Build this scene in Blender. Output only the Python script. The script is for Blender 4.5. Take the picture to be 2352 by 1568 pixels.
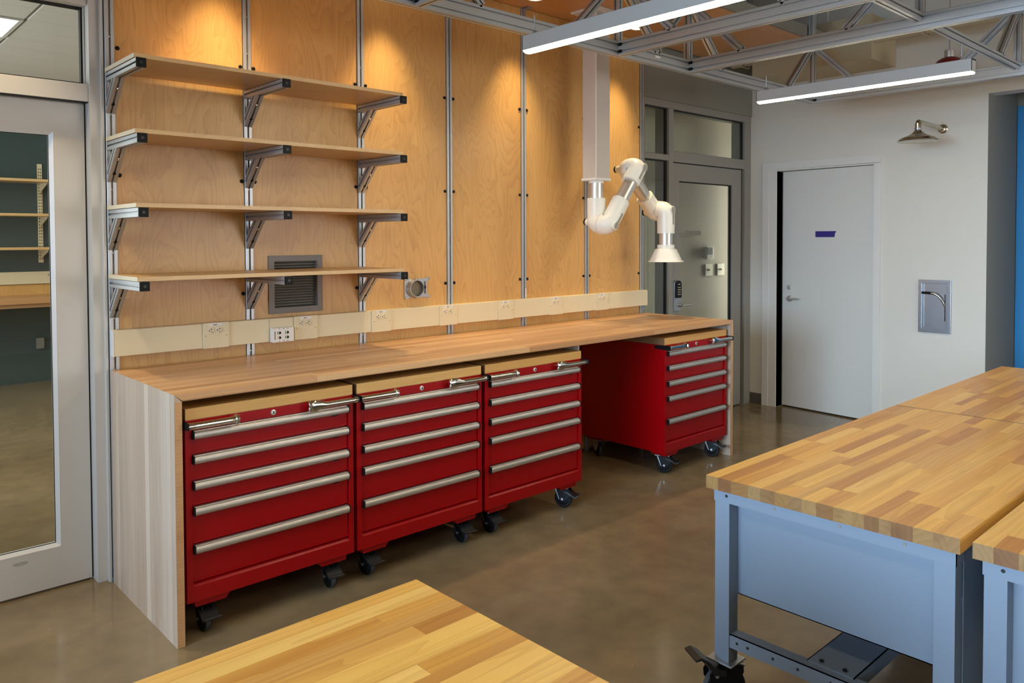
import bpy, bmesh, math, random
from mathutils import Vector, Matrix
random.seed(7)
for o in list(bpy.data.objects): bpy.data.objects.remove(o, do_unlink=True)
S = bpy.context.scene
COL = S.collection
PI = math.pi

# ------------------------------------------------------------------ camera
cd = bpy.data.cameras.new('camera')
cd.lens = 27.526; cd.sensor_width = 36.0; cd.sensor_fit = 'HORIZONTAL'
cd.shift_x = 0.0; cd.shift_y = -0.0794
cd.clip_start = 0.05; cd.clip_end = 60
cam = bpy.data.objects.new('camera', cd); COL.objects.link(cam)
yaw, pit, rol = -0.7477614657, -0.0271880156, -0.003450716
fw = Vector((-math.sin(yaw)*math.cos(pit), math.cos(yaw)*math.cos(pit), math.sin(pit)))
rt = Vector((math.cos(yaw), math.sin(yaw), 0)); up = rt.cross(fw)
r2 = math.cos(rol)*rt + math.sin(rol)*up; u2 = -math.sin(rol)*rt + math.cos(rol)*up
M = Matrix.Identity(4)
for i in range(3):
    M[i][0] = r2[i]; M[i][1] = u2[i]; M[i][2] = -fw[i]
M.translation = Vector((-1.0381, -3.7415, 1.522))
cam.matrix_world = M
S.camera = cam

# ------------------------------------------------------------------ world, daylight, exposure
w = bpy.data.worlds.new('sky'); S.world = w; w.use_nodes = True
bg = w.node_tree.nodes['Background']; bg.inputs[0].default_value = (0.45, 0.62, 1.0, 1); bg.inputs[1].default_value = 0.6
S.view_settings.view_transform = 'Standard'; S.view_settings.look = 'None'
S.view_settings.exposure = 0.24; S.view_settings.gamma = 1.0; S.view_settings.use_curve_mapping = False

def area(name, loc, rot, sx, sy, power, col):
    l = bpy.data.lights.new(name, 'AREA'); l.shape = 'RECTANGLE'; l.size = sx; l.size_y = sy
    l.energy = power; l.color = col
    o = bpy.data.objects.new(name, l); COL.objects.link(o); o.location = loc; o.rotation_euler = rot
    return o
# daylight entering through the window band in the west wall (x = -4.4)
dw = area('daylight_west', (-4.3, -3.6, 1.80), (0, -PI/2+math.radians(11), 0), 1.7, 5.2, 96, (0.54, 0.76, 1.0))
dw.data.spread = math.radians(60)

# added fill behind the camera lifting surfaces that face it; no rear window
area('rear_fill', (4.6, -8.05, 1.55), (PI/2, 0, 0), 4.6, 1.7, 130, (0.95, 0.96, 1.0))
FIX_STRENGTH = 42.0      # linear fixtures
SPOT_POWER = 64.0        # soffit downlights

# ------------------------------------------------------------------ mesh helpers
class MB:
    def __init__(s): s.v = []; s.f = []; s.sm = []
    def add(s, vs, fs, smooth=False):
        b = len(s.v); s.v += [tuple(v) for v in vs]
        for f in fs: s.f.append([b+i for i in f]); s.sm.append(smooth)
        return s
    def hexa(s, p):       # 8 points: bottom 0-3 ccw, top 4-7
        return s.add(p, [(3,2,1,0),(4,5,6,7),(0,1,5,4),(1,2,6,5),(2,3,7,6),(3,0,4,7)])
    def box(s, x0, x1, y0, y1, z0, z1):
        return s.hexa([(x0,y0,z0),(x1,y0,z0),(x1,y1,z0),(x0,y1,z0),(x0,y0,z1),(x1,y0,z1),(x1,y1,z1),(x0,y1,z1)])
    def ring(s, c, u, v, ru, rv, n, ph=0):
        return [Vector(c)+Vector(u)*ru*math.cos(ph+2*PI*i/n)+Vector(v)*rv*math.sin(ph+2*PI*i/n) for i in range(n)]
    def loft(s, rings, cap0=True, cap1=True, smooth=True):
        n = len(rings[0]); vs = [p for r in rings for p in r]; fs = []
        for k in range(len(rings)-1):
            for i in range(n):
                j = (i+1) % n; fs.append((k*n+i, k*n+j, (k+1)*n+j, (k+1)*n+i))
        s.add(vs, fs, smooth)
        if cap0: s.add(rings[0], [tuple(range(n-1,-1,-1))])
        if cap1: s.add(rings[-1], [tuple(range(n))])
        return s
    def frame(s, d):
        d = Vector(d).normalized(); a = Vector((0,0,1)) if abs(d.z) < .9 else Vector((1,0,0))
        u = d.cross(a).normalized(); v = d.cross(u).normalized()
        return u, -v
    def cyl(s, p0, p1, r, n=20, r1=None, cap0=True, cap1=True):
        p0 = Vector(p0); p1 = Vector(p1); u, v = s.frame(p1-p0)
        r1 = r if r1 is None else r1
        return s.loft([s.ring(p0,u,v,r,r,n), s.ring(p1,u,v,r1,r1,n)], cap0, cap1)
    def lathe(s, base, axis, prof, n=28, cap0=True, cap1=True):   # prof: list of (distance along axis, radius)
        base = Vector(base); a = Vector(axis).normalized(); u, v = s.frame(a)
        return s.loft([s.ring(base+a*d, u, v, max(r,1e-4), max(r,1e-4), n) for d, r in prof], cap0, cap1)
    def tube(s, pts, r, n=16, cap=True):
        pts = [Vector(p) for p in pts]; rr = r if isinstance(r, (list, tuple)) else [r]*len(pts)
        d0 = (pts[1]-pts[0]).normalized(); u, v = s.frame(d0); rings = []
        for i, p in enumerate(pts):
            if i == 0: d = pts[1]-p
            elif i == len(pts)-1: d = p-pts[i-1]
            else: d = (pts[i+1]-p).normalized()+(p-pts[i-1]).normalized()
            d.normalize(); u = (u-d*u.dot(d)).normalized(); v = d.cross(u)
            rings.append(s.ring(p, u, v, rr[i], rr[i], n))
        return s.loft(rings, cap, cap)
    def prism(s, poly, o, u, v, d):        # polygon (a,b) in plane o+a*u+b*v extruded along vector d
        o = Vector(o); u = Vector(u); v = Vector(v); d = Vector(d); n = len(poly)
        a = [o+u*p[0]+v*p[1] for p in poly]; b = [q+d for q in a]
        return s.add(a+b, [tuple(range(n-1,-1,-1)), tuple(range(n,2*n))]+[(i,(i+1)%n,n+(i+1)%n,n+i) for i in range(n)])
    def slab_hole(s, x0, x1, y0, y1, hx0, hx1, hy0, hy1, o, u, v, d):   # rectangular frame extruded along d
        o = Vector(o); u = Vector(u); v = Vector(v); d = Vector(d)
        out = [(x0,y0),(x1,y0),(x1,y1),(x0,y1)]; inn = [(hx0,hy0),(hx1,hy0),(hx1,hy1),(hx0,hy1)]
        P = [o+u*a+v*b for a, b in out]+[o+u*a+v*b for a, b in inn]; Q = [p+d for p in P]
        fs = []
        for i in range(4):
            j = (i+1)%4
            fs += [(i,4+i,4+j,j), (8+i,8+j,12+j,12+i), (i,j,8+j,8+i), (4+i,12+i,12+j,4+j)]
        return s.add(P+Q, fs)
    def build(s, name, mat, parent=None, bevel=0, seg=2, ang=35, loc=None, rot=None):
        me = bpy.data.meshes.new(name); bm = bmesh.new()
        vs = [bm.verts.new(v) for v in s.v]
        for f, sm in zip(s.f, s.sm):
            try: bf = bm.faces.new([vs[i] for i in f]); bf.smooth = sm
            except ValueError: pass
        bmesh.ops.remove_doubles(bm, verts=bm.verts[:], dist=1e-6)
        bmesh.ops.recalc_face_normals(bm, faces=bm.faces[:])
        if bevel:
            es = [e for e in bm.edges if len(e.link_faces) == 2 and e.calc_face_angle(0) > math.radians(40)]
            bmesh.ops.bevel(bm, geom=es, offset=bevel, segments=seg, profile=0.6, affect='EDGES', clamp_overlap=True)
            for f in bm.faces: f.smooth = True
        bm.to_mesh(me); bm.free()
        try: me.set_sharp_from_angle(angle=math.radians(ang))
        except Exception: pass
        me.materials.append(mat)
        o = bpy.data.objects.new(name, me); COL.objects.link(o)
        if bevel:
            wn_ = o.modifiers.new('weighted_normal', 'WEIGHTED_NORMAL'); wn_.keep_sharp = True
        if parent: o.parent = parent
        if loc: o.location = loc
        if rot: o.rotation_euler = rot
        return o

def tag(o, label, cat, group=None, kind=None):
    o['label'] = label; o['category'] = cat
    if group: o['group'] = group
    if kind: o['kind'] = kind
    return o
def thing(name, label, cat, loc=(0,0,0), rz=0, group=None, kind=None):
    o = bpy.data.objects.new(name, None); COL.objects.link(o); o.empty_display_size = .05
    o.location = loc; o.rotation_euler = (0,0,rz)
    return tag(o, label, cat, group, kind)
def copy_tree(o, parent=None):
    c = o.copy(); COL.objects.link(c); c.parent = parent
    for ch in list(o.children): copy_tree(ch, c)
    return c
def struct(o, label, cat): return tag(o, label, cat, kind='structure')

# ------------------------------------------------------------------ materials
MATS = {}
def srgb(r, g, b):
    f = lambda c: (c/255/12.92) if c/255 <= .04045 else ((c/255+.055)/1.055)**2.4
    return (f(r), f(g), f(b), 1)
def mat(name, col, rough=.5, metal=0.0, spec=.5, noise=0, nscale=40, bump=0, bscale=200, coat=0, aniso=None):
    m = bpy.data.materials.new(name); m.use_nodes = True; nt = m.node_tree; b = nt.nodes['Principled BSDF']
    b.inputs['Base Color'].default_value = col; b.inputs['Roughness'].default_value = rough
    b.inputs['Metallic'].default_value = metal; b.inputs['Specular IOR Level'].default_value = spec
    if coat: b.inputs['Coat Weight'].default_value = coat; b.inputs['Coat Roughness'].default_value = .08
    tc = nt.nodes.new('ShaderNodeTexCoord')
    if noise:
        n = nt.nodes.new('ShaderNodeTexNoise'); n.inputs['Scale'].default_value = nscale; n.inputs['Detail'].default_value = 5
        nt.links.new(tc.outputs['Object'], n.inputs['Vector'])
        mr = nt.nodes.new('ShaderNodeMapRange'); mr.inputs[1].default_value = .3; mr.inputs[2].default_value = .7
        mr.inputs[3].default_value = 1-noise; mr.inputs[4].default_value = 1+noise
        nt.links.new(n.outputs['Fac'], mr.inputs[0])
        mx = nt.nodes.new('ShaderNodeMix'); mx.data_type = 'RGBA'; mx.blend_type = 'MULTIPLY'; mx.inputs[0].default_value = 1
        mx.inputs[6].default_value = col; nt.links.new(mr.outputs[0], mx.inputs[7]); nt.links.new(mx.outputs[2], b.inputs['Base Color'])
    if bump:
        n2 = nt.nodes.new('ShaderNodeTexNoise'); n2.inputs['Scale'].default_value = bscale; n2.inputs['Detail'].default_value = 3
        if aniso:
            mp = nt.nodes.new('ShaderNodeMapping'); mp.inputs['Scale'].default_value = aniso
            nt.links.new(tc.outputs['Object'], mp.inputs['Vector']); nt.links.new(mp.outputs[0], n2.inputs['Vector'])
        else: nt.links.new(tc.outputs['Object'], n2.inputs['Vector'])
        bp = nt.nodes.new('ShaderNodeBump'); bp.inputs['Strength'].default_value = bump; bp.inputs['Distance'].default_value = .002
        nt.links.new(n2.outputs['Fac'], bp.inputs['Height']); nt.links.new(bp.outputs[0], b.inputs['Normal'])
    MATS[name] = m
    return m
def emit(name, col, s):
    m = bpy.data.materials.new(name); m.use_nodes = True; nt = m.node_tree; nt.nodes.clear()
    e = nt.nodes.new('ShaderNodeEmission'); e.inputs[0].default_value = col; e.inputs[1].default_value = s
    o = nt.nodes.new('ShaderNodeOutputMaterial'); nt.links.new(e.outputs[0], o.inputs[0]); return m
def nd(nt, t, **kw):
    n = nt.nodes.new(t)
    for k, v in kw.items(): setattr(n, k, v)
    return n
def math_(nt, op, a, b=None, c=None):
    n = nt.nodes.new('ShaderNodeMath'); n.operation = op
    for i, x in enumerate((a, b, c)):
        if x is None: continue
        if isinstance(x, (int, float)): n.inputs[i].default_value = x
        else: nt.links.new(x, n.inputs[i])
    return n.outputs[0]
def wood(name, cols, axis, dark=.78, ring=150, rough=.4, contrast=1.0, fibre=.18, wob=.012, coat=.15):
    """solid timber: growth rings around an axis parallel to `axis`, centre and tone differing per piece"""
    m = bpy.data.materials.new(name); m.use_nodes = True; nt = m.node_tree; L = nt.links; b = nt.nodes['Principled BSDF']
    tc = nd(nt, 'ShaderNodeTexCoord'); oi = nd(nt, 'ShaderNodeObjectInfo')
    rnd = oi.outputs['Random']
    wn = nd(nt, 'ShaderNodeTexWhiteNoise', noise_dimensions='1D'); L.new(rnd, wn.inputs['W'])
    off = nd(nt, 'ShaderNodeVectorMath', operation='MULTIPLY_ADD'); L.new(wn.outputs['Color'], off.inputs[0]); off.inputs[1].default_value = (3,3,3); L.new(tc.outputs['Object'], off.inputs[2])
    sc = {'x': (1.2, 9, 9), 'y': (9, 1.2, 9), 'z': (9, 9, 1.2)}[axis]
    mp = nd(nt, 'ShaderNodeMapping'); mp.inputs['Scale'].default_value = sc; L.new(off.outputs[0], mp.inputs[0])
    n1 = nd(nt, 'ShaderNodeTexNoise'); n1.inputs['Scale'].default_value = 1.0; n1.inputs['Detail'].default_value = 2; L.new(mp.outputs[0], n1.inputs['Vector'])
    sep = nd(nt, 'ShaderNodeSeparateXYZ'); L.new(tc.outputs['Object'], sep.inputs[0])
    sw = nd(nt, 'ShaderNodeSeparateColor'); L.new(wn.outputs['Color'], sw.inputs[0])
    ab = {'x': (1, 2), 'y': (0, 2), 'z': (0, 1)}[axis]
    def cc(i, rch):
        o1 = math_(nt, 'MULTIPLY', sw.outputs[rch], 7.3)
        f = math_(nt, 'ADD', sep.outputs[i], o1)
        return f
    # ring centre: per-piece offset, wrap into a +-.09 window so that the centre is near the piece
    def wrap(x, ch):
        y = math_(nt, 'MULTIPLY_ADD', sw.outputs[ch], .16, -.08)
        return math_(nt, 'ADD', x, y)
    a = wrap(math_(nt, 'MULTIPLY', math_(nt, 'PINGPONG', math_(nt, 'ADD', sep.outputs[ab[0]], 5.0), .11), 1.0), 0)
    c = wrap(math_(nt, 'MULTIPLY', math_(nt, 'ADD', sep.outputs[ab[1]], -.70 if axis == 'x' else 0.0), 1.0), 1)
    if axis == 'z': c = wrap(math_(nt, 'PINGPONG', math_(nt, 'ADD', sep.outputs[ab[1]], 5.0), .13), 1)
    r = math_(nt, 'SQRT', math_(nt, 'ADD', math_(nt, 'MULTIPLY', a, a), math_(nt, 'MULTIPLY', c, c)))
    r = math_(nt, 'ADD', r, math_(nt, 'MULTIPLY', n1.outputs['Fac'], wob*6))
    ph = math_(nt, 'FRACT', math_(nt, 'MULTIPLY', r, ring))
    ringv = math_(nt, 'POWER', ph, 1.8)
    sc2 = {'x': (3, 260, 260), 'y': (260, 3, 260), 'z': (260, 260, 3)}[axis]
    mp2 = nd(nt, 'ShaderNodeMapping'); mp2.inputs['Scale'].default_value = sc2; L.new(off.outputs[0], mp2.inputs[0])
    n2 = nd(nt, 'ShaderNodeTexNoise'); n2.inputs['Scale'].default_value = 1.0; n2.inputs['Detail'].default_value = 3; L.new(mp2.outputs[0], n2.inputs['Vector'])
    sc3 = {'x': (.9, 16, 16), 'y': (16, .9, 16), 'z': (16, 16, .9)}[axis]
    mp3 = nd(nt, 'ShaderNodeMapping'); mp3.inputs['Scale'].default_value = sc3; L.new(off.outputs[0], mp3.inputs[0])
    n3 = nd(nt, 'ShaderNodeTexNoise'); n3.inputs['Scale'].default_value = 1.0; n3.inputs['Detail'].default_value = 4; L.new(mp3.outputs[0], n3.inputs['Vector'])
    cr = nd(nt, 'ShaderNodeValToRGB'); cr.color_ramp.interpolation = 'LINEAR'
    els = cr.color_ramp.elements
    while len(els) < len(cols): els.new(.5)
    for i, cl in enumerate(cols): els[i].position = i/(len(cols)-1); els[i].color = cl
    L.new(sw.outputs[2], cr.inputs[0])
    k = math_(nt, 'MULTIPLY', ringv, (1-dark)*contrast)
    k = math_(nt, 'ADD', k, math_(nt, 'MULTIPLY', math_(nt, 'SUBTRACT', n2.outputs['Fac'], .4), fibre))
    big = nd(nt, 'ShaderNodeMapRange'); big.inputs[1].default_value = .52; big.inputs[2].default_value = .72; big.inputs[3].default_value = 0; big.inputs[4].default_value = .30*contrast
    L.new(n3.outputs['Fac'], big.inputs[0]); k = math_(nt, 'ADD', k, big.outputs[0])
    mx = nd(nt, 'ShaderNodeMix', data_type='RGBA', blend_type='MIX'); L.new(k, mx.inputs[0]); mx.clamp_factor = True
    L.new(cr.outputs[0], mx.inputs[6])
    dk = nd(nt, 'ShaderNodeMix', data_type='RGBA', blend_type='MULTIPLY'); dk.inputs[0].default_value = 1; L.new(cr.outputs[0], dk.inputs[6]); dk.inputs[7].default_value = (.52, .36, .20, 1)
    L.new(dk.outputs[2], mx.inputs[7])
    ge = nd(nt, 'ShaderNodeNewGeometry'); sn = nd(nt, 'ShaderNodeSeparateXYZ'); L.new(ge.outputs['True Normal'], sn.inputs[0])
    eg = math_(nt, 'GREATER_THAN', math_(nt, 'ABSOLUTE', sn.outputs['xyz'.index(axis)]), .9)
    em = nd(nt, 'ShaderNodeMix', data_type='RGBA', blend_type='MULTIPLY'); L.new(eg, em.inputs[0]); L.new(mx.outputs[2], em.inputs[6]); em.inputs[7].default_value = (.36, .34, .48, 1)
    L.new(em.outputs[2], b.inputs['Base Color'])
    b.inputs['Roughness'].default_value = rough; b.inputs['Coat Weight'].default_value = coat; b.inputs['Coat Roughness'].default_value = .2
    bp = nd(nt, 'ShaderNodeBump'); bp.inputs['Strength'].default_value = .06; bp.inputs['Distance'].default_value = .001; L.new(n2.outputs['Fac'], bp.inputs['Height']); L.new(bp.outputs[0], b.inputs['Normal'])
    return m
def plywood(name, base, dark, axis='z', rough=.36, nb=34):
    """rotary-cut birch veneer: contour-line figure stretched along the grain"""
    m = bpy.data.materials.new(name); m.use_nodes = True; nt = m.node_tree; L = nt.links; b = nt.nodes['Principled BSDF']
    tc = nd(nt, 'ShaderNodeTexCoord'); oi = nd(nt, 'ShaderNodeObjectInfo')
    wn = nd(nt, 'ShaderNodeTexWhiteNoise', noise_dimensions='1D'); L.new(oi.outputs['Random'], wn.inputs['W'])
    off = nd(nt, 'ShaderNodeVectorMath', operation='MULTIPLY_ADD'); L.new(wn.outputs['Color'], off.inputs[0]); off.inputs[1].default_value = (9,9,9); L.new(tc.outputs['Object'], off.inputs[2])
    sc = {'z': (3.4, 3.4, .75), 'x': (.75, 3.4, 3.4)}[axis]
    mp = nd(nt, 'ShaderNodeMapping'); mp.inputs['Scale'].default_value = sc; L.new(off.outputs[0], mp.inputs[0])
    n1 = nd(nt, 'ShaderNodeTexNoise'); n1.inputs['Scale'].default_value = 1.0; n1.inputs['Detail'].default_value = 3.5; n1.inputs['Roughness'].default_value = .42; n1.inputs['Distortion'].default_value = .5
    L.new(mp.outputs[0], n1.inputs['Vector'])
    fr = math_(nt, 'FRACT', math_(nt, 'MULTIPLY', n1.outputs['Fac'], nb))
    line = math_(nt, 'POWER', fr, 2.2)
    sc2 = {'z': (190, 190, 3.5), 'x': (3.5, 190, 190)}[axis]
    mp2 = nd(nt, 'ShaderNodeMapping'); mp2.inputs['Scale'].default_value = sc2; L.new(off.outputs[0], mp2.inputs[0])
    n2 = nd(nt, 'ShaderNodeTexNoise'); n2.inputs['Scale'].default_value = 1.0; n2.inputs['Detail'].default_value = 3; L.new(mp2.outputs[0], n2.inputs['Vector'])
    n3 = nd(nt, 'ShaderNodeTexNoise'); n3.inputs['Scale'].default_value = .9; n3.inputs['Detail'].default_value = 3; L.new(mp.outputs[0], n3.inputs['Vector'])
    mr = nd(nt, 'ShaderNodeMapRange'); mr.inputs[1].default_value = .40; mr.inputs[2].default_value = .75; mr.inputs[3].default_value = 0; mr.inputs[4].default_value = .32; L.new(n3.outputs['Fac'], mr.inputs[0])
    k = math_(nt, 'ADD', math_(nt, 'MULTIPLY', line, .22), mr.outputs[0])
    k = math_(nt, 'ADD', k, math_(nt, 'MULTIPLY', math_(nt, 'SUBTRACT', n2.outputs['Fac'], .35), .30))
    mx = nd(nt, 'ShaderNodeMix', data_type='RGBA', blend_type='MIX'); mx.clamp_factor = True
    L.new(k, mx.inputs[0]); mx.inputs[6].default_value = base; mx.inputs[7].default_value = dark
    L.new(mx.outputs[2], b.inputs['Base Color']); b.inputs['Roughness'].default_value = rough
    b.inputs['Coat Weight'].default_value = .12; b.inputs['Coat Roughness'].default_value = .25
    return m
def concrete(name):
    m = bpy.data.materials.new(name); m.use_nodes = True; nt = m.node_tree; L = nt.links; b = nt.nodes['Principled BSDF']
    tc = nd(nt, 'ShaderNodeTexCoord')
    def nz(scale, det, dist=0):
        n = nd(nt, 'ShaderNodeTexNoise'); n.inputs['Scale'].default_value = scale; n.inputs['Detail'].default_value = det; n.inputs['Distortion'].default_value = dist
        L.new(tc.outputs['Object'], n.inputs['Vector']); return n.outputs['Fac']
    cr = nd(nt, 'ShaderNodeValToRGB'); e = cr.color_ramp.elements
    e[0].position = .30; e[0].color = srgb(116, 100, 74); e[1].position = .72; e[1].color = srgb(150, 130, 100)
    L.new(nz(.9, 5, .25), cr.inputs[0])
    cr2 = nd(nt, 'ShaderNodeValToRGB'); e = cr2.color_ramp.elements
    e[0].position = .35; e[0].color = (.88,.88,.89,1); e[1].position = .66; e[1].color = (1.07,1.06,1.03,1); L.new(nz(8, 8, .1), cr2.inputs[0])
    mx = nd(nt, 'ShaderNodeMix', data_type='RGBA', blend_type='MULTIPLY'); mx.inputs[0].default_value = 1
    L.new(cr.outputs[0], mx.inputs[6]); L.new(cr2.outputs[0], mx.inputs[7])
    vo = nd(nt, 'ShaderNodeTexVoronoi'); vo.inputs['Scale'].default_value = 26; vo.inputs['Randomness'].default_value = 1; L.new(tc.outputs['Object'], vo.inputs['Vector'])
    sp = math_(nt, 'LESS_THAN', vo.outputs['Distance'], .055)
    sc = nd(nt, 'ShaderNodeSeparateColor'); L.new(vo.outputs['Color'], sc.inputs[0])
    sp = math_(nt, 'MULTIPLY', sp, math_(nt, 'GREATER_THAN', sc.outputs[0], .80))
    m2 = nd(nt, 'ShaderNodeMix', data_type='RGBA', blend_type='MIX'); L.new(math_(nt, 'MULTIPLY', sp, .7), m2.inputs[0]); L.new(mx.outputs[2], m2.inputs[6])
    cr3 = nd(nt, 'ShaderNodeValToRGB'); e = cr3.color_ramp.elements; cr3.color_ramp.interpolation = 'CONSTANT'
    e[0].color = srgb(60, 45, 32); e[1].position = .45; e[1].color = srgb(205, 185, 150); L.new(sc.outputs[1], cr3.inputs[0]); L.new(cr3.outputs[0], m2.inputs[7])
    L.new(m2.outputs[2], b.inputs['Base Color'])
    rr = nd(nt, 'ShaderNodeMapRange'); rr.inputs[1].default_value = .3; rr.inputs[2].default_value = .7; rr.inputs[3].default_value = .09; rr.inputs[4].default_value = .20; L.new(nz(3.5, 4), rr.inputs[0]); L.new(rr.outputs[0], b.inputs['Roughness'])
    b.inputs['Specular IOR Level'].default_value = .5
    bp = nd(nt, 'ShaderNodeBump'); bp.inputs['Strength'].default_value = .012; bp.inputs['Distance'].default_value = .006; L.new(nz(4, 2), bp.inputs['Height']); L.new(bp.outputs[0], b.inputs['Normal'])
    return m
def glass(name, tint=(.93,.97,.95,1), rough=0.0):
    m = bpy.data.materials.new(name); m.use_nodes = True; nt = m.node_tree; nt.nodes.clear(); L = nt.links
    tr = nd(nt, 'ShaderNodeBsdfTransparent'); tr.inputs[0].default_value = tint
    gl = nd(nt, 'ShaderNodeBsdfGlossy'); gl.inputs['Roughness'].default_value = rough
    fr = nd(nt, 'ShaderNodeFresnel'); fr.inputs[0].default_value = 1.5
    ge = nd(nt, 'ShaderNodeNewGeometry')
    k = math_(nt, 'MULTIPLY', math_(nt, 'MULTIPLY', fr.outputs[0], 1.6), math_(nt, 'SUBTRACT', 1.0, ge.outputs['Backfacing']))
    mx = nd(nt, 'ShaderNodeMixShader'); L.new(k, mx.inputs[0]); L.new(tr.outputs[0], mx.inputs[1]); L.new(gl.outputs[0], mx.inputs[2])
    o = nd(nt, 'ShaderNodeOutputMaterial'); L.new(mx.outputs[0], o.inputs[0]); return m

m_ply = plywood('birch_plywood', srgb(220, 174, 104), srgb(160, 102, 40))
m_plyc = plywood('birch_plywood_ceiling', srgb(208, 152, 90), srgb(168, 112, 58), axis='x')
m_shelf = plywood('maple_shelf', srgb(222, 184, 128), srgb(192, 146, 90), axis='x', nb=16)
m_shelfedge = mat('pale_edge_band', srgb(222, 205, 175), .45)
m_maple = wood('ash_butcher_block', [srgb(218,164,78), srgb(232,186,98), srgb(226,172,82), srgb(188,130,62), srgb(236,194,110), srgb(212,154,72)], 'x', ring=60, contrast=1.25)
m_bench = wood('beech_bench_long_grain', [srgb(224,178,128), srgb(198,146,98), srgb(232,190,140), srgb(210,160,110)], 'x', ring=80, contrast=.85, rough=.36)
m_bencht = wood('beech_upright_daylight_grey', [srgb(204,182,162), srgb(180,156,136), srgb(222,204,186), srgb(190,166,146)], 'z', ring=90, contrast=.8, rough=.42)  # greyer than the worktop beech: cool daylight on the end panels in the colour
m_cabtop = wood('oak_cabinet_top', [srgb(220,174,102), srgb(212,162,92), srgb(226,182,112)], 'x', ring=160, contrast=1.1, fibre=.3)
m_red = mat('red_enamel', srgb(158, 0, 8), .30, spec=.32, bump=.12, bscale=900)
m_alu = mat('anodised_aluminium', srgb(186, 188, 190), .40, metal=.62, bump=.05, bscale=60, aniso=(1,1,1))
m_satin = mat('satin_aluminium', srgb(214, 211, 204), .34, metal=.72)
m_handle = mat('brushed_handle_aluminium', srgb(206, 202, 195), .38, metal=.85, bump=.25, bscale=40, aniso=(1,60,60))
m_chrome = mat('chrome', srgb(205, 202, 196), .09, metal=1)
m_black = mat('black_plastic', srgb(12, 12, 12), .5, spec=.22)
m_blacksteel = mat('black_painted_steel', srgb(26, 26, 28), .38)
m_navy = mat('dark_caster_cover', srgb(11, 12, 16), .45, spec=.25)
m_tyre = mat('grey_rubber_tyre', srgb(72, 72, 74), .75, spec=.2)
m_zinc = mat('zinc_plate', srgb(172, 174, 178), .40, metal=.85)
m_store = mat('pale_storefront_aluminium', srgb(214, 211, 206), .40, metal=.0, spec=.6)
m_house = mat('grey_light_housing', srgb(170, 168, 165), .42, spec=.6)
m_storeR = mat('bronze_grey_storefront', srgb(140, 137, 130), .42, spec=.55)
m_stop = mat('white_glazing_stop', srgb(232, 232, 232), .3, spec=.6)
m_gasket_gap = mat('black_gasket_and_gap', srgb(14, 14, 15), .6)
m_glass = glass('clear_glass')
m_wallw = mat('white_wall_paint', srgb(212, 206, 194), .7, bump=.06, bscale=500)
m_wallg = mat('grey_wall_paint', srgb(132, 130, 120), .75, bump=.06, bscale=500)
m_wallbeige = mat('beige_wall_paint', srgb(196, 186, 164), .75, bump=.05, bscale=500)
m_ceil = mat('beige_ceiling_paint', srgb(186, 172, 142), .85)
m_doorw = mat('white_door_paint', srgb(214, 210, 202), .5)
m_cream = mat('cream_raceway_paint', srgb(228, 216, 182), .45)
m_ivory = mat('ivory_outlet_plastic', srgb(230, 220, 192), .4)
m_white = mat('white_plastic', srgb(232, 230, 226), .4)
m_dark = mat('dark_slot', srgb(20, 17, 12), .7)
m_print = mat('grey_print', srgb(96, 88, 80), .7)
m_green = mat('green_jack_tab', srgb(70, 140, 100), .5)
m_yellow = mat('yellow_jack_tab', srgb(205, 200, 60), .5)
m_arm = mat('ivory_arm_plastic', srgb(240, 238, 228), .36, spec=.5)
m_armgrey = mat('grey_lever_inlay', srgb(158, 156, 146), .5)
m_duct = mat('painted_column', srgb(206, 196, 186), .45)
m_steelblue = mat('blue_grey_enamel', srgb(114, 124, 137), .45, spec=.45)
m_stain = mat('stainless_steel', srgb(165, 168, 172), .26, metal=1, bump=.1, bscale=30, aniso=(1,40,1))
m_nickel = mat('polished_nickel', srgb(196, 188, 172), .18, metal=1)
m_vent = mat('grey_vent_enamel', srgb(124, 118, 112), .45)
m_tape = mat('purple_tape', srgb(46, 34, 120), .6)
m_teal = mat('dark_teal_paint', srgb(60, 80, 83), .8)
m_tile = mat('ceiling_tile', srgb(226, 222, 216), .9, bump=.2, bscale=300)
m_grid = mat('ceiling_grid', srgb(150, 146, 138), .7)
m_blue = mat('blue_board', srgb(28, 122, 176), .6)
m_base = mat('dark_rubber_base', srgb(84, 80, 74), .6)
m_blade = mat('dull_galvanised_blade', srgb(122, 114, 98), .5, metal=.5)
m_reddome = mat('dark_red_enamel', srgb(120, 12, 10), .4)
m_floor = concrete('polished_concrete')
m_led = emit('led_diffuser', (1, .87, .62, 1), FIX_STRENGTH)
m_spotlens = emit('downlight_lens', (1, .78, .5, 1), 6)
m_troffer = emit('troffer_lens', (1, .95, .82, 1), 5)
m_screen = mat('thermostat_screen', srgb(98, 116, 122), .3)

# ------------------------------------------------------------------ T-slot aluminium section
def tslot(w, h, o=.0042, dp=.011, iw=.0085):
    """outline of an extruded section w x h with one slot per 40 mm of each side (counter-clockwise)"""
    pts = []
    def side(n, L, fn):
        k = max(1, round(L/.04))
        for i in range(k):
            c = -L/2+(i+.5)*L/k
            for a, b in ((-o,0),(-o,.0035),(-iw,.0035),(-iw,dp),(iw,dp),(iw,.0035),(o,.0035),(o,0)):
                pts.append(fn(c+a, b))
    e = .0015
    pts.append((-w/2+e, -h/2)); side(0, w, lambda t, d: (t, -h/2+d)); pts.append((w/2-e, -h/2)); pts.append((w/2, -h/2+e))
    side(1, h, lambda t, d: (w/2-d, t)); pts.append((w/2, h/2-e)); pts.append((w/2-e, h/2))
    side(2, w, lambda t, d: (-t, h/2-d)); pts.append((-w/2+e, h/2)); pts.append((-w/2, h/2-e))
    side(3, h, lambda t, d: (-w/2+d, -t)); pts.append((-w/2, -h/2+e))
    return pts
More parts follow.
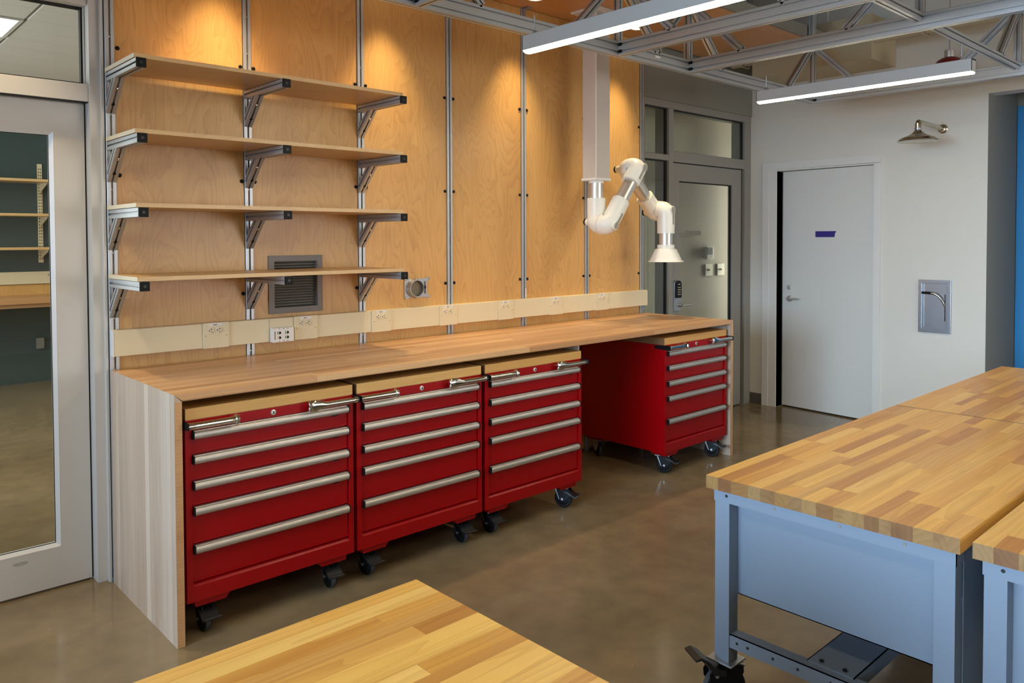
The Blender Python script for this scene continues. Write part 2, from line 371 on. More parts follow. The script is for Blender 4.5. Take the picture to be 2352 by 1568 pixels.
def member(mb, p0, p1, w=.04, h=.04, vert=None):
    p0 = Vector(p0); p1 = Vector(p1); d = p1-p0
    a = Vector(vert) if vert else (Vector((0,0,1)) if abs(d.normalized().z) < .95 else Vector((0,1,0)))
    v = (a-d.normalized()*a.dot(d.normalized())).normalized(); u = v.cross(d.normalized()).normalized()
    return mb.prism(tslot(w, h), p0, u, v, d)

# ================================================================== STRUCTURE
XW = 5.483; CZ = 3.75; YB = -8.2; XL = -4.6
struct(MB().box(XL-.2, 9.0, YB-.2, 6.4, -.1, 0).build('floor', m_floor), 'brown polished concrete floor with pale specks and scuffs', 'floor')
struct(MB().box(XL, 8.9, YB, .14, CZ, CZ+.1).build('ceiling', m_ceil), 'beige painted ceiling high above the aluminium frame', 'ceiling')

# plywood wall --------------------------------------------------------
PX = [.022, .650, 1.297, 1.915, 2.535, 3.157, 3.787]
wb = struct(MB().box(.0, 3.806, .022, .14, 0, CZ).build('wall_back', m_wallg), 'plywood-panelled wall with aluminium uprights behind the long workbench', 'wall')
screw_mb = MB().lathe((0,0,0), (0,-1,0), [(0,.0095),(.003,.0095),(.006,.007),(.0072,.003)], 14).lathe((0,-.0068,0), (0,-1,0), [(0,.0028),(.001,.0028)], 6)
screw0 = screw_mb.build('button_screw', m_black)
first_screw = [True]
def screw(parent, x, z, y=0):
    o = screw0 if first_screw[0] else screw0.copy()
    if not first_screw[0]: COL.objects.link(o)
    first_screw[0] = False; o.parent = parent; o.location = (x, y, z); return o
for k in range(6):
    x0 = PX[k]+.0225; x1 = PX[k+1]-.0225
    mb = MB()
    if k == 1:      # panel with the vent opening
        mb.slab_hole(x0, x1, .02, 3.03, .775, 1.025, 1.172, 1.413, (0,0,0), (1,0,0), (0,0,1), (0,.018,0))
    else: mb.box(x0, x1, 0, .018, .02, 3.03)
    p = mb.build('plywood_panel', m_ply, wb)
    for z in (2.37, 1.81, 1.256, .60):
        screw(p, x0+.011, z); screw(p, x1-.011, z)
nut_mb = MB().lathe((0,0,0), (0,-1,0), [(0,.0045),(.002,.0045),(.003,.002)], 8)
nut0 = None
for k, x in enumerate(PX):
    w_ = .04 if k < 6 else .034
    mb = MB(); member(mb, (x, .012, .0), (x, .012, 3.03), w_, .04, (0,1,0)); u = mb.build('upright', m_alu, wb)
    for xx in (x-w_/2-.0026, x+w_/2): MB().box(xx, xx+.0026, .001, .018, .02, 3.03).build('edge_seal', m_gasket_gap, wb)
    for z in (.97, 1.20, 1.49, 1.77, 2.10, 2.44, 2.62, 2.86):
        z += .012*((k*7) % 5-2)
        if nut0 is None: nut0 = nut_mb.build('slot_bolt', m_satin, u); nut0.location = (x, -.0015, z)
        else:
            c = nut0.copy(); COL.objects.link(c); c.parent = u; c.location = (x, -.0015, z)
MB().box(PX[4]+.008, PX[4]+.016, -.011, -.0085, 1.135, 1.195).build('white_tag', m_white, wb)
mb = MB().box(PX[4]-.012, PX[4]+.012, -.016, -.008, 2.985, 3.03).box(PX[4]-.012, PX[4]+.03, -.06, -.008, 3.022, 3.03)
mb.build('ceiling_clip', m_zinc, wb)

# plywood soffit with downlights --------------------------------------
sof = struct(MB().box(-2.2, 5.0, -.88, .14, 3.05, 3.12).build('trim_1', m_wallg), 'plywood soffit running along the top of the panelled wall', 'soffit')
for k in range(6):
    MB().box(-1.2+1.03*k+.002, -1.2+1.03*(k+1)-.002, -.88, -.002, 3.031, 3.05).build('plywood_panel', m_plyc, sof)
MB().box(-2.2, 5.0, -.90, -.881, 3.03, 3.12).build('fascia', m_wallg, sof)
SPX = [-.45, .50, 1.44, 2.44, 3.47]
for i, x in enumerate(SPX):
    pos = ['above the glass door', 'above the left shelves', 'above the right end of the shelves', 'above the middle of the bench', 'above the fume arm'][i]
    t = thing('downlight', 'round recessed downlight in the plywood soffit '+pos, 'light', (x, -.215, 3.031), 0, 'soffit downlights')
    MB().lathe((0,0,0), (0,0,-1), [(0,.062),(.004,.062),(.006,.056),(.006,.046),(.001,.044)], 28).build('trim_ring', m_white, t)
    MB().lathe((0,0,-.0012), (0,0,-1), [(0,.043),(.0008,.043)], 24).build('lens', m_spotlens, t)
    l = bpy.data.lights.new('downlight_lamp', 'SPOT'); l.energy = SPOT_POWER; l.color = (1, .78, .47); l.spot_size = math.radians(61); l.spot_blend = 1.0; l.shadow_soft_size = .035
    lo = bpy.data.objects.new('downlight_lamp', l); COL.objects.link(lo); lo.parent = t; lo.location = (0, 0, -.012); lo.rotation_euler = (math.radians(4), 0, 0)

# left glass storefront ------------------------------------------------
fr = MB()
fr.box(-.052, -.0005, .03, .15, 0, CZ)                       # right jamb
fr.box(-.012, -.0005, .002, .0299, 0, 3.03)                    # jamb return beside the first upright
fr.box(-1.09, -1.03, .03, .15, 0, CZ)
fr.box(-1.03, -.052, .045, .15, 2.128, 2.205)              # head above the door
fr.box(-1.03, -.052, .045, .15, 2.548, 2.64)
fr.box(-.058, -.052, .085, .10, 2.205, 2.548).box(-1.03, -.052, .088, .10, 2.205, 2.210)
f1 = struct(fr.build('trim_2', m_store, bevel=.0025), 'grey aluminium frame around the glass door left of the bench', 'door frame')
MB().box(-1.03, -.052, .045, .15, 2.64, CZ).build('bulkhead', m_wallg, f1)
MB().box(-.0585, -.0521, .101, .12, .01, 2.128).box(-1.03, -.052, .05, .085, 2.1245, 2.129).build('gasket_and_gap_shade', m_gasket_gap, f1)  # dark strips standing in for the shadow gap round the door leaf
win = struct(MB().slab_hole(-1.03, -.058, 2.210, 2.548, -1.018, -.066, 2.218, 2.540, (0,.10,0), (1,0,0), (0,0,1), (0,.03,0)).build('window_1', m_gasket_gap), 'clear glass transom above the left door', 'window')
MB().box(-1.018, -.066, .112, .118, 2.218, 2.54).build('pane', m_glass, win)
dl = MB().slab_hole(-1.026, -.0585, .010, 2.122, -.83, -.181, .185, 1.992, (0,.095,0), (1,0,0), (0,0,1), (0,.045,0))
d1 = struct(dl.build('door_1', m_store, bevel=.002), 'pale grey aluminium door with a full-height glass pane, left of the bench', 'door')
gs = MB()   # bevelled glazing stop: four mitred wedges
def wedge(mb, pts_o, pts_i, yo, yi):
    n = 4
    for i in range(n):
        j = (i+1) % n
        a, b, c, d = pts_o[i], pts_o[j], pts_i[j], pts_i[i]
        mb.add([(a[0],yo,a[1]),(b[0],yo,b[1]),(c[0],yi,c[1]),(d[0],yi,d[1])], [(0,1,2,3)])
        mb.add([(d[0],yi,d[1]),(c[0],yi,c[1]),(c[0],yi+.02,c[1]),(d[0],yi+.02,d[1])], [(0,1,2,3)])
wedge(gs, [(-.83,.185),(-.181,.185),(-.181,1.992),(-.83,1.992)], [(-.814,.200),(-.197,.200),(-.197,1.977),(-.814,1.977)], .0945, .108)
gs.build('glazing_stop', m_stop, d1)
MB().box(-.816, -.195, .112, .118, .198, 1.979).build('pane', m_glass, d1)
MB().slab_hole(-.816, -.195, .198, 1.979, -.811, -.200, .203, 1.974, (0,.1085,0), (1,0,0), (0,0,1), (0,.003,0)).build('gasket_and_gap_shade', m_gasket_gap, d1)
em_ = MB(); em_.tube([(-.335+.026*math.cos(a*PI/12), .0942, .150+.0062*math.sin(a*PI/12)) for a in range(25)], .0011, 6).box(-.352, -.318, .0940, .0946, .1492, .1508)
em_.build('emblem', m_armgrey, d1)
wl = MB().box(XL, -1.09, .02, .15, 0, CZ)
struct(wl.build('wall_left', m_wallw), 'white painted wall left of the glass door', 'wall')

# right glass storefront -----------------------------------------------
fr = MB(); YF = .066
fr.box(3.806, 3.893, YF-.02, YF+.13, 0, 2.5738)
fr.box(4.222, 4.284, YF-.01, YF+.13, 0, 2.5738)            # mullion
fr.box(5.378, XW, YF-.01, YF+.13, 0, 2.5738)
fr.box(3.806, XW, YF-.012, YF+.13, 2.574, 2.632)
fr.box(3.8932, 4.2218, YF-.0095, YF+.13, 2.152, 2.198).box(4.2842, 5.3778, YF-.0095, YF+.13, 2.146, 2.232)
fr.box(3.8932, 4.2218, YF-.0095, YF+.13, 0, .10)
f2 = struct(fr.build('trim_3', m_storeR, bevel=.0025), 'dark grey aluminium frame around the glass door at the far end of the bench', 'door frame')
g = MB()
for (a, b, c, d) in ((3.893,4.222,2.198,2.574),(3.893,4.222,.1,2.152),(4.284,5.378,2.232,2.574)):
    g.slab_hole(a, b, c, d, a+.006, b-.018, c+.005, d-.009, (0,YF+.012,0), (1,0,0), (0,0,1), (0,.02,0))
g.build('gasket_and_gap_shade', m_gasket_gap, f2)
for n, (a, b, c, d, lab) in enumerate(((3.893,4.222,2.198,2.574,'small square glass pane above the narrow sidelight'),(3.893,4.222,.1,2.152,'tall narrow glass sidelight behind the fume arm'),(4.284,5.378,2.232,2.574,'wide glass transom above the keypad door'))):
    o = struct(MB().box(a+.005, b-.005, YF+.018, YF+.024, c+.005, d-.005).build('window_%d' % (n+2), m_glass), lab, 'window')
MB().box(4.284, 5.345, YF+.001, YF+.03, 2.1395, 2.1465).box(5.334, 5.3395, YF+.001, YF+.03, .01, 2.14).build('gasket_and_gap_shade', m_gasket_gap, f2)
d2 = struct(MB().slab_hole(4.286, 5.333, .01, 2.138, 4.376, 5.184, .25, 1.994, (0,YF,0), (1,0,0), (0,0,1), (0,.045,0)).build('door_2', m_storeR, bevel=.002), 'dark grey aluminium glass door with a black keypad lock', 'door')
MB().slab_hole(4.376, 5.184, .25, 1.994, 4.38, 5.172, .255, 1.985, (0,YF+.012,0), (1,0,0), (0,0,1), (0,.015,0)).build('gasket_and_gap_shade', m_gasket_gap, d2)
MB().box(4.378, 5.18, YF+.018, YF+.024, .252, 1.99).build('pane', m_glass, d2)
mb = MB().box(4.50, 4.72, YF+.0165, YF+.0175, 1.545, 1.585); mb.build('frosted_sticker', m_wallg, d2)
lk = MB().prism([(-.042,-.118),(.042,-.118),(.042,.105),(.034,.122),(.015,.132),(-.015,.132),(-.034,.122),(-.042,.105)], (4.327,YF-.002,1.045), (1,0,0), (0,0,1), (0,-.022,0)).build('lock_body', m_zinc, d2, bevel=.004)
kp = MB().prism([(-.040,-.012),(.040,-.012),(.040,.100),(.033,.118),(.014,.129),(-.014,.129),(-.033,.118),(-.040,.100)], (4.327,YF-.024,1.045), (1,0,0), (0,0,1), (0,-.012,0)).build('keypad', m_black, d2, bevel=.004)
kb = MB()
for i in range(3):
    for j in range(4): kb.box(4.327-.012+.016*i-.003, 4.327-.012+.016*i+.003, YF-.0375, YF-.0358, 1.062+.019*j-.0035, 1.062+.019*j+.0035)
kb.box(4.327-.008, 4.327+.016, YF-.0375, YF-.0358, 1.142, 1.148)
kb.build('keypad_button', m_ivory, kp)
MB().cyl((4.345,YF-.02,.972), (4.345,YF-.06,.972), .014, 16).tube([(4.335,YF-.06,.972),(4.40,YF-.062,.973),(4.47,YF-.060,.972),(4.505,YF-.045,.972)], [.011,.010,.009,.006], 12).build('lever', m_chrome, d2)
struct(MB().box(3.806, XW, .045, .15, 2.632, CZ).build('wall_bulkhead', m_wallg), 'dark grey painted wall above the far glass door', 'wall')

# white right wall with the door opening ---------------------------------
wr = MB()
wr.box(XW, XW+.16, -.205, .15, 0, 2.13).box(XW, XW+.16, -1.88, -1.062, 0, 2.13).box(XW, XW+.16, -1.88, .15, 2.13, CZ)
wr.box(XW, XW+.16, -3.4, -1.88, 2.582, CZ)
wr.box(XW, XW+.16, YB, -3.4, 0, CZ)
wr = struct(wr.build('wall_right', m_wallw), 'white painted end wall with a door and an alcove', 'wall')
al = struct(MB().box(XW+.16, 6.22, -1.8805, -1.78, 0, CZ).box(XW+.0006, XW+.16, -1.8812, -1.8802, 0, 2.5818).box(XW+.16, 6.22, -3.5, -3.4, 0, CZ).build('wall_alcove', m_wallg), 'grey painted side wall of the alcove at the right edge', 'wall')
struct(MB().box(6.22, 6.3, -3.5, -1.78, 0, CZ).build('wall_far', m_wallg), 'grey back wall of the alcove', 'wall')
tag(MB().box(6.195, 6.219, -3.35, -1.884, .12, 2.565).build('blue_board', m_blue, bevel=.004), 'blue board filling the back of the alcove at the right edge', 'board')
struct(MB().box(XW-.008, XW, -.068, .05, .002, .098).box(XW-.008, XW, -1.878, -1.118, .002, .098).build('baseboard_right', m_base, bevel=.001), 'dark grey rubber baseboard on the white wall', 'baseboard')
df = MB()
df.box(XW-.016, XW+.0, -.130, -.069, 0, 2.130).box(XW-.016, XW, -1.115, -1.060, 0, 2.130).box(XW-.016, XW, -1.115, -.069, 2.130, 2.196)
df.box(XW-.010, XW+.10, -.205, -.130, 0, 2.118).box(XW+.001, XW+.10, -1.0685, -1.0595, 0, 2.118).box(XW-.008, XW+.10, -1.0685, -.130, 2.118, 2.1298)
struct(df.build('trim_4', m_doorw, bevel=.0012), 'white painted door casing on the end wall', 'door frame')
# door 3 hangs on the right, slightly ajar
W3 = .842
d3 = thing('door_3', 'white slab door standing ajar with purple tape on it', 'door', (XW+.006, -1.058, 0), -math.radians(5.2), kind='structure')
MB().box(0, .044, 0, W3, .012, 2.114).build('leaf', m_doorw, d3, bevel=.002)
lv = MB().lathe((0,W3-.075,.978), (-1,0,0), [(0,.028),(.006,.028),(.009,.024),(.012,.012),(.045,.011)], 24).tube([(-.045,W3-.072,.978),(-.052,W3-.10,.979),(-.050,W3-.15,.981),(-.046,W3-.185,.980)], [.010,.0105,.009,.007], 12)
lv.build('lever', m_satin, d3)
MB().lathe((0,W3-.070,1.079), (-1,0,0), [(0,.022),(.006,.022),(.012,.018),(.013,.009),(.016,.009)], 24).build('deadbolt', m_satin, d3)
tp = MB().prism([(-.095,-.026),(.083,-.026),(.088,.010),(.094,.013),(.096,.026),(-.095,.026)], (-.0012, W3-.415, 1.553), (0,-1,0), (0,0,1), (.001,0,0)).build('tape', m_tape, d3)
tp['label'] = 'strip of purple tape'
MB().box(.004, .040, W3, W3+.002, .90, 1.05).build('latch_plate', m_zinc, d3)
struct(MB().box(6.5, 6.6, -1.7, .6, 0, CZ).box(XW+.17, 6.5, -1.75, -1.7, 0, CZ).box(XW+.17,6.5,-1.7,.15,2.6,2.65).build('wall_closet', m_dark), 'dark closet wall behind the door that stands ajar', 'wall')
# window wall (daylight side) and rear wall, outside the picture
ww = MB().box(XL-.15, XL, YB, .15, 0, .86).box(XL-.15, XL, YB, .15, 2.66, CZ).box(XL-.15, XL, YB, -6.25, .86, 2.66).box(XL-.15, XL, -.95, .15, .86, 2.66)
for y in (-4.9, -3.6, -2.3): ww.box(XL-.1, XL-.02, y-.03, y+.03, .86, 2.66)
struct(ww.build('wall_window', m_wallw), 'white wall with a band of windows on the daylight side', 'wall')
struct(MB().box(XL, 9, YB-.1, YB, 0, CZ).build('wall_rear', m_wallbeige), 'beige rear wall', 'wall')

# room behind the left glass ----------------------------------------------
struct(MB().box(-2.6, 2.6, 5.9, 6.0, 0, 3.4).build('wall_next_room', m_teal), 'dark teal wall of the next room seen through the left glass', 'wall')
struct(MB().box(-2.7, -2.6, .15, 6, 0, 3.4).box(2.6, 2.7, .15, 6, 0, 3.4).build('wall_next_room_side', m_wallbeige), 'beige side walls of the next room', 'wall')
nc = struct(MB().box(-2.6, 2.6, .15, 5.9, 3.02, 3.06).build('ceiling_next_room', m_grid), 'suspended tile ceiling of the next room', 'ceiling')
gx = [.18-1.22*3+.0, .18-1.22*2, .18-1.22, .18, 1.40, 2.6]; gy = [.16+.315*i for i in range(19)]
tile_me = None
for i in range(len(gx)-1):
    for j in range(len(gy)-1):
        if i == 2 and j in (7, 8): continue
        o = MB().box(gx[i]+.012, gx[i+1]-.012, gy[j]+.0012, gy[j+1]-.0012, 3.008, 3.019).build('ceiling_tile', m_tile, nc)
tf = thing('troffer_light', 'bright recessed ceiling light in the next room', 'light', (-.43, 2.70, 3.0))
MB().slab_hole(-.6, .6, -.31, .31, -.575, .575, -.285, .285, (0,0,0), (1,0,0), (0,1,0), (0,0,.018)).build('frame', m_white, tf)
MB().box(-.575, .575, -.285, .285, .004, .012).build('lens', m_troffer, tf)
rb = thing('wall_bench', 'pale wooden bench in the next room behind the left glass', 'bench', (0,0,0))
MB().box(-1.5, 2.5, 5.30, 5.89, .885, .945).build('top', m_bench, rb, bevel=.006)
MB().box(-1.5, 2.5, 5.34, 5.36, .845, .885).build('apron', m_bench, rb)
bs = MB().box(-1.5, 2.5, 5.875, 5.898, .945, 1.055).build('backsplash', m_ply, rb)
rw = thing('wall_raceway', 'cream power raceway above the bench in the next room', 'raceway', (0,0,0))
MB().box(-1.5, 2.5, 5.85, 5.899, 1.06, 1.19).build('body', m_cream, rw, bevel=.003)
for x in (1.035, 1.10): MB().lathe((x,5.85,1.15), (0,-1,0), [(0,.02),(.002,.02)], 16).build('receptacle', m_ivory, rw)
for x in (1.035, 1.10): MB().box(x-.008, x+.008, 5.8465, 5.8475, 1.142, 1.147).box(x-.008, x+.008, 5.8465, 5.8475, 1.155, 1.160).build('slot', m_dark, rw)
for z, lb in ((2.155, 'highest'), (1.80, 'middle'), (1.452, 'lowest')):
    tag(MB().box(-1.0, 1.22, 5.52, 5.86, z-.026, z).build('shelf_board', m_shelf, bevel=.002), lb+' wooden shelf on the teal wall of the next room', 'shelf')
for x in (.975, -.3):
    t = thing('shelf_standard', 'slotted cream shelf standard on the teal wall '+('nearest the door edge' if x > 0 else 'further left'), 'shelf standard', (x, 5.898, 0))
    MB().box(-.022, .022, -.022, 0, 1.285, 2.34).build('channel', m_cream, t)
    sl = MB()
    for i in range(30): sl.box(-.013, -.006, -.0235, -.0222, 1.32+.033*i, 1.335+.033*i).box(.006, .013, -.0235, -.0222, 1.32+.033*i, 1.335+.033*i)
    sl.build('slots', m_dark, t)
    for z in (2.128, 1.773, 1.425): MB().prism([(0,0),(-.30,0),(-.30,-.02),(-.03,-.09),(0,-.11)], (-.003,-.022,z), (0,1,0), (0,0,1), (.006,0,0)).build('bracket', m_cream, t)
tag(MB().box(.91, .985, 5.86, 5.899, .36, .475).build('outlet_box', m_zinc, bevel=.003), 'grey metal outlet box under the bench in the next room', 'outlet')
area('next_room_light', (.6, 3.4, 2.96), (0,0,0), 3.0, 2.4, 34, (1, .95, .86))
area('next_room_side_fill', (-2.5, 3.0, 1.75), (0, -PI/2, 0), 1.5, 3.6, 80, (.95, .97, 1.0))  # added unseen side light brightening ceiling and teal wall; no window there

# passage behind the right glass -------------------------------------------
struct(MB().box(3.9, 8.6, .72, .8, 0, 3.2).build('wall_passage', m_wallbeige), 'beige passage wall seen through the far glass door', 'wall')
pc = struct(MB().box(3.82, 8.6, .20, .72, 3.0, 3.05).build('ceiling_passage', m_tile), 'pale ceiling of the passage behind the far glass door', 'ceiling')
struct(MB().box(3.812, 3.86, .20, .72, 0, 3.05).build('wall_passage_end', m_wallg), 'end wall of the passage behind the fume arm', 'wall')
struct(MB().box(8.5, 8.6, .15, .72, 0, 3.2).build('wall_passage_far', m_wallbeige), 'far end of the passage', 'wall')
area('passage_fill', (8.3, .46, 1.35), (0, PI/2, 0), 1.9, .45, 240, (1, .93, .80))  # added unseen light at the passage end, brightening the wall behind the glass
def pw(u_x, z): return (u_x, .719, z)
t = thing('thermostat', 'small white thermostat with a grey screen behind the far glass door', 'thermostat', (5.81, .719, 1.371))
MB().box(-.058, .058, -.024, 0, -.060, .064).build('body', m_white, t, bevel=.004)
MB().box(-.046, .040, -.0255, -.024, -.016, .055).build('screen', m_screen, t)
for x, lb in ((5.818, 'under the thermostat'), (6.034, 'right of the other switch')):
    t = thing('light_switch', 'beige switch plate behind the far glass door, '+lb, 'switch', (x, .719, 1.200))
    MB().box(-.064, .064, -.006, 0, -.06, .06).build('plate', m_ivory, t, bevel=.002)
    MB().box(-.005, .005, -.016, -.006, -.008, .010).build('toggle', m_wallbeige, t)

# ================================================================== WORKBENCH
BL, BD, BH, BT = 3.809, .786, .95, .028
bench = thing('workbench', 'long waterfall workbench of glued beech with full-height end panels', 'workbench', (0,0,0))
core = MB().box(.03, BL-.03, -BD+.004, -.024, BH-BT, BH-BT+.004).build('worktop', m_bench, bench)
rows = 16; rw_ = (BD-.022)/rows
rnd = random.Random(3)
for r in range(rows):
    ya = -BD+r*rw_; yb = ya+rw_-.0004
    xs = [0.0]; x = rnd.uniform(.3, 1.5)
    while x < BL-.3: xs.append(x); x += rnd.uniform(.7, 1.7)
    xs.append(BL)
    for i in range(len(xs)-1):
        a, b = xs[i], xs[i+1]-.0004
        al_ = BT if i == 0 else 0; bl_ = BT if i == len(xs)-2 else 0
        z0, z1 = BH-BT+.004, BH-rnd.uniform(0, .0002)
        MB().hexa([(a+al_,ya,z0),(b-bl_,ya,z0),(b-bl_,yb,z0),(a+al_,yb,z0),(a,ya,z1),(b,ya,z1),(b,yb,z1),(a,yb,z1)]).build('stave', m_bench, core)
for side, (xo, xi) in enumerate(((0, BT), (BL, BL-BT))):
    lo_, hi_ = min(xo, xi), max(xo, xi)
    e = MB().box(lo_+.008, hi_-.008, -BD+.004, -.024, .002, BH-BT-.006).build('end_panel', m_bencht, bench)
    for r in range(rows):
        ya = -BD+r*rw_; yb = ya+rw_-.0004
        d = rnd.uniform(0, .0003)*(1 if xo == 0 else -1)
        MB().hexa([(xo+d,ya,0),(xi,ya,0),(xi,yb,0),(xo+d,yb,0),(xo+d,ya,BH-.0003),(xi,ya,BH-BT),(xi,yb,BH-BT),(xo+d,yb,BH-.0003)]).build('stave', m_bencht, e)
for xo in (0, BL-BT): MB().box(xo+.0003, xo+BT-.0003, -BD-.0018, -BD-.0001, .001, BH-BT).build('front_tone_strip', m_bench, bench)  # added strip: front edge keeps its warm tone beside the daylight-grey end panels
MB().box(2.262, 2.272, -.735, -.10, .775, BH-BT).build('support_rib', m_bencht, bench, bevel=.001)

# ================================================================== RED CABINETS
CW, CDp = .722, .70
def caster(parent, x, y, ztop, rz, brake=True, R=.052, wd=.030, silver=False):
    s_ = R/.052
    ca = MB()
    for sy in (-1, 1):      # fork cheeks
        yy = sy*(wd/2+.006)
        ca.prism([(-.031*s_,-.012*s_),(.046*s_,-.012*s_),(.056*s_,-.028*s_),(.055*s_,-.044*s_),(.030*s_,-.078*s_),(.012*s_,-.086*s_),(-.006*s_,-.080*s_),(-.032*s_,-.030*s_)], (0,yy-.0015,0), (1,0,0), (0,0,1), (0,.003,0))
    ca.box(-.026*s_, .040*s_, -wd/2-.006, wd/2+.006, -.016*s_, -.012*s_)
    ca.cyl((0,0,-.014*s_), (0,0,-.002), .019*s_, 20)
    root = ca.build('caster', m_zinc if silver else m_navy, parent, loc=(x,y,ztop), rot=(0,0,rz))
    pz_ = min(.048*s_, .049) if s_ < 1.2 else .036
    MB().box(-pz_, pz_, -min(.042*s_, pz_), min(.042*s_, pz_), -.0035, 0).build('plate', m_zinc, root, bevel=.001)
    zc = -(.1215*s_-R) if not silver else -(.1215*s_-R)
    ax = .010*s_
    wh = MB().lathe((ax,-wd/2,zc), (0,1,0), [(0,R*.74),(0,R*.90),(.003,R*.97),(.008,R),(wd-.008,R),(wd-.003,R*.97),(wd,R*.90),(wd,R*.74)], 32)
    wh.build('wheel', m_black, root)
    MB().lathe((ax,-wd/2+.004,zc), (0,1,0), [(0,R*.96),(.003,R+.0006),(wd-.011,R+.0006),(wd-.008,R*.96)], 32, False, False).build('tread', m_tyre, root)
    MB().lathe((ax,-wd/2-.0012,zc), (0,1,0), [(0,R*.60),(.002,R*.75),(wd+.0004,R*.75),(wd+.0024,R*.60)], 28).build('hub', m_black, root)
    MB().cyl((ax,-wd/2-.013,zc), (ax,wd/2+.013,zc), .0068*s_, 8).build('axle_bolt', m_zinc, root)
    MB().cyl((.038*s_,-wd/2-.011,-.032*s_), (.038*s_,wd/2+.011,-.032*s_), .0045*s_, 10).build('brake_bolt', m_zinc, root)
    bo = MB()
    for sx in (-1, 1):
        for sy in (-1, 1): bo.cyl((sx*.75*pz_, sy*.68*pz_, -.0035), (sx*.75*pz_, sy*.68*pz_, -.009), .005, 6)
    bo.build('plate_bolt', m_zinc, root)
    hw = wd/2+.0082
    MB().hexa([(-.032*s_,-hw,-.012*s_),(-.026*s_,-hw,-.012*s_),(-.026*s_,hw,-.012*s_),(-.032*s_,hw,-.012*s_),(-.032*s_,-hw,-.013*s_),(-.026*s_,-hw,-.013*s_),(-.026*s_,hw,-.013*s_),(-.032*s_,hw,-.013*s_)]).hexa([(-.012*s_,-hw,-.074*s_),(-.008*s_,-hw,-.074*s_),(-.008*s_,-hw+.012,-.074*s_),(-.012*s_,-hw+.012,-.074*s_),(-.036*s_,-hw,-.013*s_),(-.029*s_,-hw,-.013*s_),(-.029*s_,hw,-.013*s_),(-.036*s_,hw,-.013*s_)]).build('fork_edge', m_zinc, root)
    if brake:
        if s_ < 1.2: pr = [(.020,-.020),(.044,-.022),(.070,-.040),(.086,-.048),(.104,-.038),(.106,-.042),(.088,-.055),(.066,-.048),(.040,-.034),(.020,-.030)]
        else: pr = [(.020,-.014),(.044,-.008),(.066,.014),(.084,.024),(.098,.020),(.098,.015),(.084,.017),(.070,.006),(.050,-.022),(.020,-.030)]
        pw_ = wd/2+.018*s_
        MB().prism(pr, (0,-pw_,0), (s_,0,0), (0,0,s_), (0,2*pw_,0)).build('brake_pedal', m_blacksteel, root, bevel=.001)
    return root
